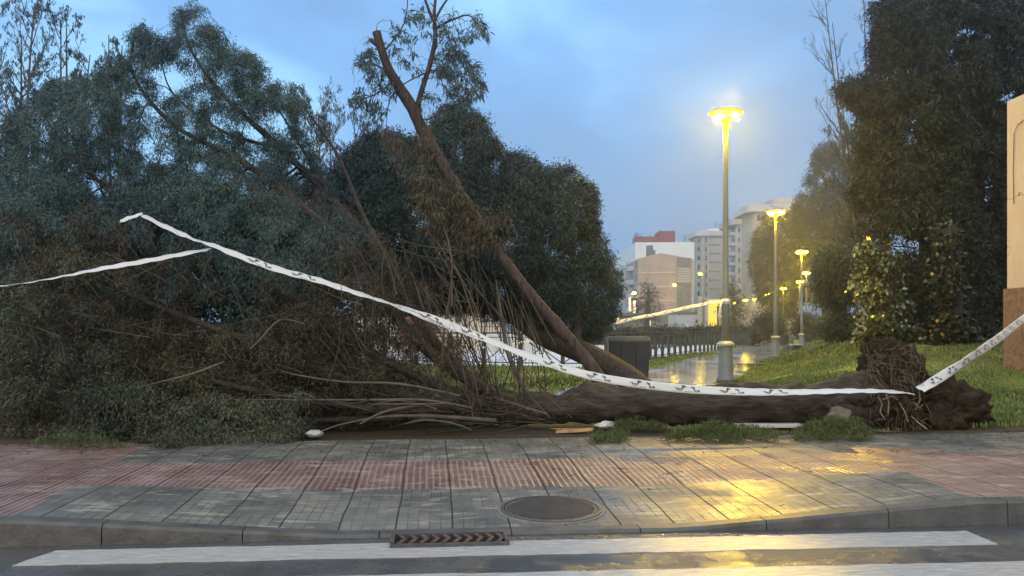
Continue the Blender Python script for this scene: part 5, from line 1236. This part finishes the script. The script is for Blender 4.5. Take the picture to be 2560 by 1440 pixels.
# ================================================================== barrier tape
def tape(pts, label, marks=None, W_=0.10, seed=0, wrinkle=0.007, fl=1.0):
    """pts: (px, py, d, visible height px) - the ribbon twists where it looks narrow"""
    n = len(pts); C, H_ = [], []
    for i in range(n - 1):
        p = [np.array(pts[max(i - 1, 0)], float), np.array(pts[i], float), np.array(pts[i + 1], float), np.array(pts[min(i + 2, n - 1)], float)]
        K = max(4, int(abs(p[2][0] - p[1][0]) / 14))
        for k in range(K):
            t = k / K; q = 0.5 * ((2 * p[1]) + (p[2] - p[0]) * t + (2 * p[0] - 5 * p[1] + 4 * p[2] - p[3]) * t * t + (3 * p[1] - p[0] - 3 * p[2] + p[3]) * t ** 3)
            C.append(P(q[0], q[1], q[2])); H_.append(max(1.0, q[3] * .88) / F * q[2])
    C.append(P(*pts[-1][:3])); H_.append(max(1.0, pts[-1][3]) / F * pts[-1][2])
    root = empty('barrier_tape', C[0]); tag(root, label, 'barrier tape', 'white barrier tapes')
    o = C[0]; rows = []
    for i, c in enumerate(C):
        t = (C[min(i + 1, len(C) - 1)] - C[max(i - 1, 0)]).normalized()
        up = Vector((0, 0, 1)); up = (up - t * up.dot(t)).normalized(); nrm = t.cross(up).normalized()
        if nrm.y > 0: nrm = -nrm
        a = math.acos(max(0.05, min(1, H_[i] / W_)))
        ax = up * math.cos(a) + nrm * math.sin(a) * -1.0
        rows.append((c - o, ax, ax.cross(t).normalized(), t))
    V, Fc = [], []
    for i, (c, ax, nn, t) in enumerate(rows):
        for k in range(5):
            s_ = (k / 4 - .5); w = wrinkle * math.sin(i * 1.7 + k * 2.1 + seed) * 1.0
            V.append(c + ax * s_ * W_ + nn * w)
    for i in range(len(rows) - 1):
        for k in range(4): a = i * 5 + k; Fc.append((a, a + 5, a + 6, a + 1))
    b = MB(); b.add(V, Fc); ob = b.build('ribbon', M['tape'], root, True)
    md = ob.modifiers.new('thickness', 'SOLIDIFY'); md.thickness = 0.0012
    if marks:
        # cumulative length
        cum = [0]
        for i in range(1, len(C)): cum.append(cum[-1] + (C[i] - C[i - 1]).length)
        def frame(s_):
            s_ = max(0, min(cum[-1] - 1e-4, s_)); i = max(0, min(len(C) - 2, next(j for j in range(len(cum) - 1) if cum[j + 1] > s_))); t = (s_ - cum[i]) / (cum[i + 1] - cum[i] + 1e-9)
            a_, b_ = rows[i], rows[i + 1]; return a_[0].lerp(b_[0], t), a_[1].lerp(b_[1], t).normalized(), a_[2].lerp(b_[2], t).normalized()
        glyph = [  # rectangles (s0, s1, t0, t1) in metres along / fractions across
            (0.00, 0.035, .50, .58), (0.028, .040, .30, .56), (0.04, .085, .42, .50), (.05, .058, .22, .46), (.058, .09, .22, .30), (.085, .093, .22, .55), (.095, .125, .62, .90), (.125, .150, .70, .84), (.10, .112, .36, .66),
            (.13, .215, .155, .20), (.21, .245, .68, .80), (.235, .262, .52, .72), (.25, .258, .25, .56), (.262, .292, .20, .27), (.262, .270, .20, .44), (.285, .293, .20, .44), (.30, .325, .20, .42)]
        s_ = marks
        while s_ < cum[-1] - .35:
            b = MB(); cnt = 0
            c0, ax0, _ = frame(s_ + .15)
            i = next(j for j in range(len(cum) - 1) if cum[j + 1] > s_ + .15)
            if H_[i] > W_ * .62:
                for (a_, e_, t0, t1) in glyph:
                    q = []
                    for (x_, y_) in ((a_, t0), (e_, t0), (e_, t1), (a_, t1)):
                        c, ax, nn = frame(s_ + x_); sg = -1 if nn.y > 0 else 1
                        q.append(c + ax * (y_ - .5) * W_ * .95 + nn * sg * 0.007)
                    b.add(q, [(0, 1, 2, 3)])
                b.build('printed_mark', M['ink'], root)
            s_ += .58
    return root
tape([(356, 537, 11.0, 7), (400, 560, 11.0, 10), (450, 583, 11.0, 12), (489, 600, 11.0, 5), (530, 612, 11.0, 10), (600, 640, 11.0, 16), (700, 675, 11.0, 17), (800, 702, 11.05, 16), (900, 735, 11.1, 12), (955, 752, 11.15, 9), (1020, 775, 11.3, 15), (1100, 804, 11.3, 23), (1180, 834, 11.3, 19), (1260, 866, 11.25, 14), (1340, 897, 11.2, 18), (1420, 924, 11.15, 21), (1500, 944, 11.1, 23), (1600, 960, 11.1, 24), (1700, 971, 11.1, 24), (1800, 977, 11.1, 22), (1900, 980, 11.15, 19), (2000, 980, 11.2, 14), (2120, 977, 11.25, 11), (2220, 978, 11.3, 8), (2282, 984, 11.4, 4)],
     'long white barrier tape sagging from the crown across the log to the root plate', 0.3, 0.112)
tape([(2300, 974, 11.35, 12), (2340, 950, 11.6, 20), (2400, 912, 12.2, 26), (2450, 878, 12.9, 24), (2500, 843, 14.2, 17), (2555, 800, 15.6, 13), (2640, 735, 16.15, 11)], 'white barrier tape stretched from the root plate up to the tan building', 0.25, 0.13, 2)
tape([(-20, 717, 11.2, 6), (60, 708, 11.1, 5), (150, 692, 11.0, 8), (250, 672, 10.9, 13), (350, 655, 10.9, 15), (450, 636, 10.9, 13), (515, 624, 11.0, 8), (530, 621, 11.0, 4)], 'white barrier tape over the browned crown at the left', None, 0.09, 3)
tape([(300, 553, 11.0, 12), (325, 544, 11.0, 13), (356, 534, 11.0, 9)], 'short folded white tape end hooked on a branch high on the left', None, 0.08, 4)
tape([(1522, 812, 21.5, 9), (1580, 797, 21.7, 9), (1640, 786, 21.9, 9), (1700, 773, 22.2, 9), (1760, 760, 22.5, 8), (1806, 752, 22.62, 7)], 'white barrier tape tied to the nearest lamp post', 0.4, 0.10, 5)
tape([(900, 893, 25.5, 4), (1000, 888, 25.2, 5), (1100, 879, 25.0, 5), (1180, 872, 24.8, 6), (1250, 864, 24.6, 6), (1325, 853, 24.4, 7)], 'white barrier tape low behind the fallen branches', None, 0.09, 6)
# hanging end on the lamp post
hb = MB()
for k in range(7):
    t = k / 6
hp = [P(1806, 750, 22.45), P(1801, 770, 22.4), P(1798, 790, 22.4), P(1803, 806, 22.42)]
hw = [.03, .06, .09, .07]; V = []
for c, w in zip(hp, hw): V += [c + Vector((-w / 2, 0.01, 0)), c + Vector((w * .1, -0.02, 0)), c + Vector((w / 2, 0.015, 0))]
hb.add(V, [(i * 3 + k, i * 3 + k + 1, i * 3 + k + 4, i * 3 + k + 3) for i in range(3) for k in range(2)])
o = hb.build('tape_end', M['tape'], None, True); md = o.modifiers.new('thickness', 'SOLIDIFY'); md.thickness = 0.001
tag(o, 'crumpled white tape end hanging from the nearest lamp post', 'barrier tape')

# ================================================================== small litter
b = MB(); b.add(*clod(P(1520, 1062, 11.9) , .16, .09, .045, 33, .5, 3)); tag(b.build('plastic_bag', M['tape'], None, True), 'crumpled white plastic scrap under the log by the torn wood', 'litter')
b = MB(); b.add(*clod(P(785, 1084, 11.0), .115, .1, .05, 35, .2, 3)); tag(b.build('crushed_bottle', m_plain('clear_plastic', (.42, .43, .43), .25, .3, 20), None, True), 'crushed clear plastic bottle at the pavement edge under the crown', 'litter')
sw = empty('split_wood', P(1445, 1066, 11.6)); sw.location.z = 0.02; tag(sw, 'bright freshly torn wood slab lying under the log', 'wood')
b = MB(); b.prism([(-.30, -.03), (-.1, -.06), (.18, -.05), (.22, .03), (-.05, .06), (-.25, .03)], 0.0, .035, Matrix.Rotation(R(-4), 4, 'Y')); b.build('slab', M['wood_raw'], sw)
b = MB()
for k in range(6): b.bar((-.25 + k * .08, -.02 + .01 * k, .03), (-.38 + k * .09, -.06, .05), .008, 4, .002)
b.build('splinters', M['wood_raw'], sw)
b = MB(); b.tube([(0, 0, .01), (.25, .03, .03), (.5, -.02, .02), (.75, .05, .012)], [.02, .018, .014, .006], 6); o = b.build('fallen_branch', M['twig']); o.location = G(2120, 1082, 0.01); tag(o, 'thin broken branch on the ground before the root plate', 'branch')
b = MB(); b.box(-.45, .45, -.1, .1, 0, .05); o = b.build('concrete_slab', M['band'], bevel=.01); o.location = P(1920, 1050, 11.75); o.rotation_euler.z = .05; o.location.z = 0.06; tag(o, 'pale edging slab lying against the log left of the root plate', 'slab')
# leaf litter scattered on the pavement
rg_ = np.random.RandomState(9); n = 1100
U = rg_.uniform(-7.5, 9, n); Vv = BACK - np.abs(rg_.normal(0, 1.1, n)); Vv = np.clip(Vv, .3, BACK - .02)
X = R0.x + U * UD.x + Vv * VD.x; Y = R0.y + U * UD.y + Vv * VD.y; Z = pave_z(U, Vv) + .012
V_, F_ = leaves_np(rg_, np.stack([X, Y, Z], -1), np.stack([rg_.normal(size=n), rg_.normal(size=n), rg_.uniform(0, .08, n)], -1), np.where(np.arange(n) % 9 == 0, .20, .05), np.where(np.arange(n) % 9 == 0, .006, .013))
V_[:, 2] = np.maximum(V_[:, 2], np.repeat(Z, 4) - .002)
o = mesh_np('leaf_litter', V_, F_, M['leaf_brown'], None, False, np.repeat(rg_.rand(n), 4)); tag(o, 'scattered leaves and twigs on the wet pavers', 'leaf litter', kind='stuff')

# ================================================================== thin damp air, added to give the lamps a glow
t = bpy.data.materials.new('lamp_glow_air'); t.use_nodes = True; t.node_tree.nodes.clear()
vo = t.node_tree.nodes.new('ShaderNodeVolumePrincipled'); vo.inputs['Color'].default_value = (0.85, 0.9, 1.0, 1); vo.inputs['Density'].default_value = 0.0017; vo.inputs['Anisotropy'].default_value = 0.85
oo = t.node_tree.nodes.new('ShaderNodeOutputMaterial'); t.node_tree.links.new(vo.outputs[0], oo.inputs['Volume'])
HAZE = True
if HAZE:
    b = MB(); b.box(-120, 160, -30, 330, -1.7, 45); hz = b.build('haze', t); tag(hz, 'thin damp air over the whole park, added for the lamp glow', 'haze', kind='stuff')
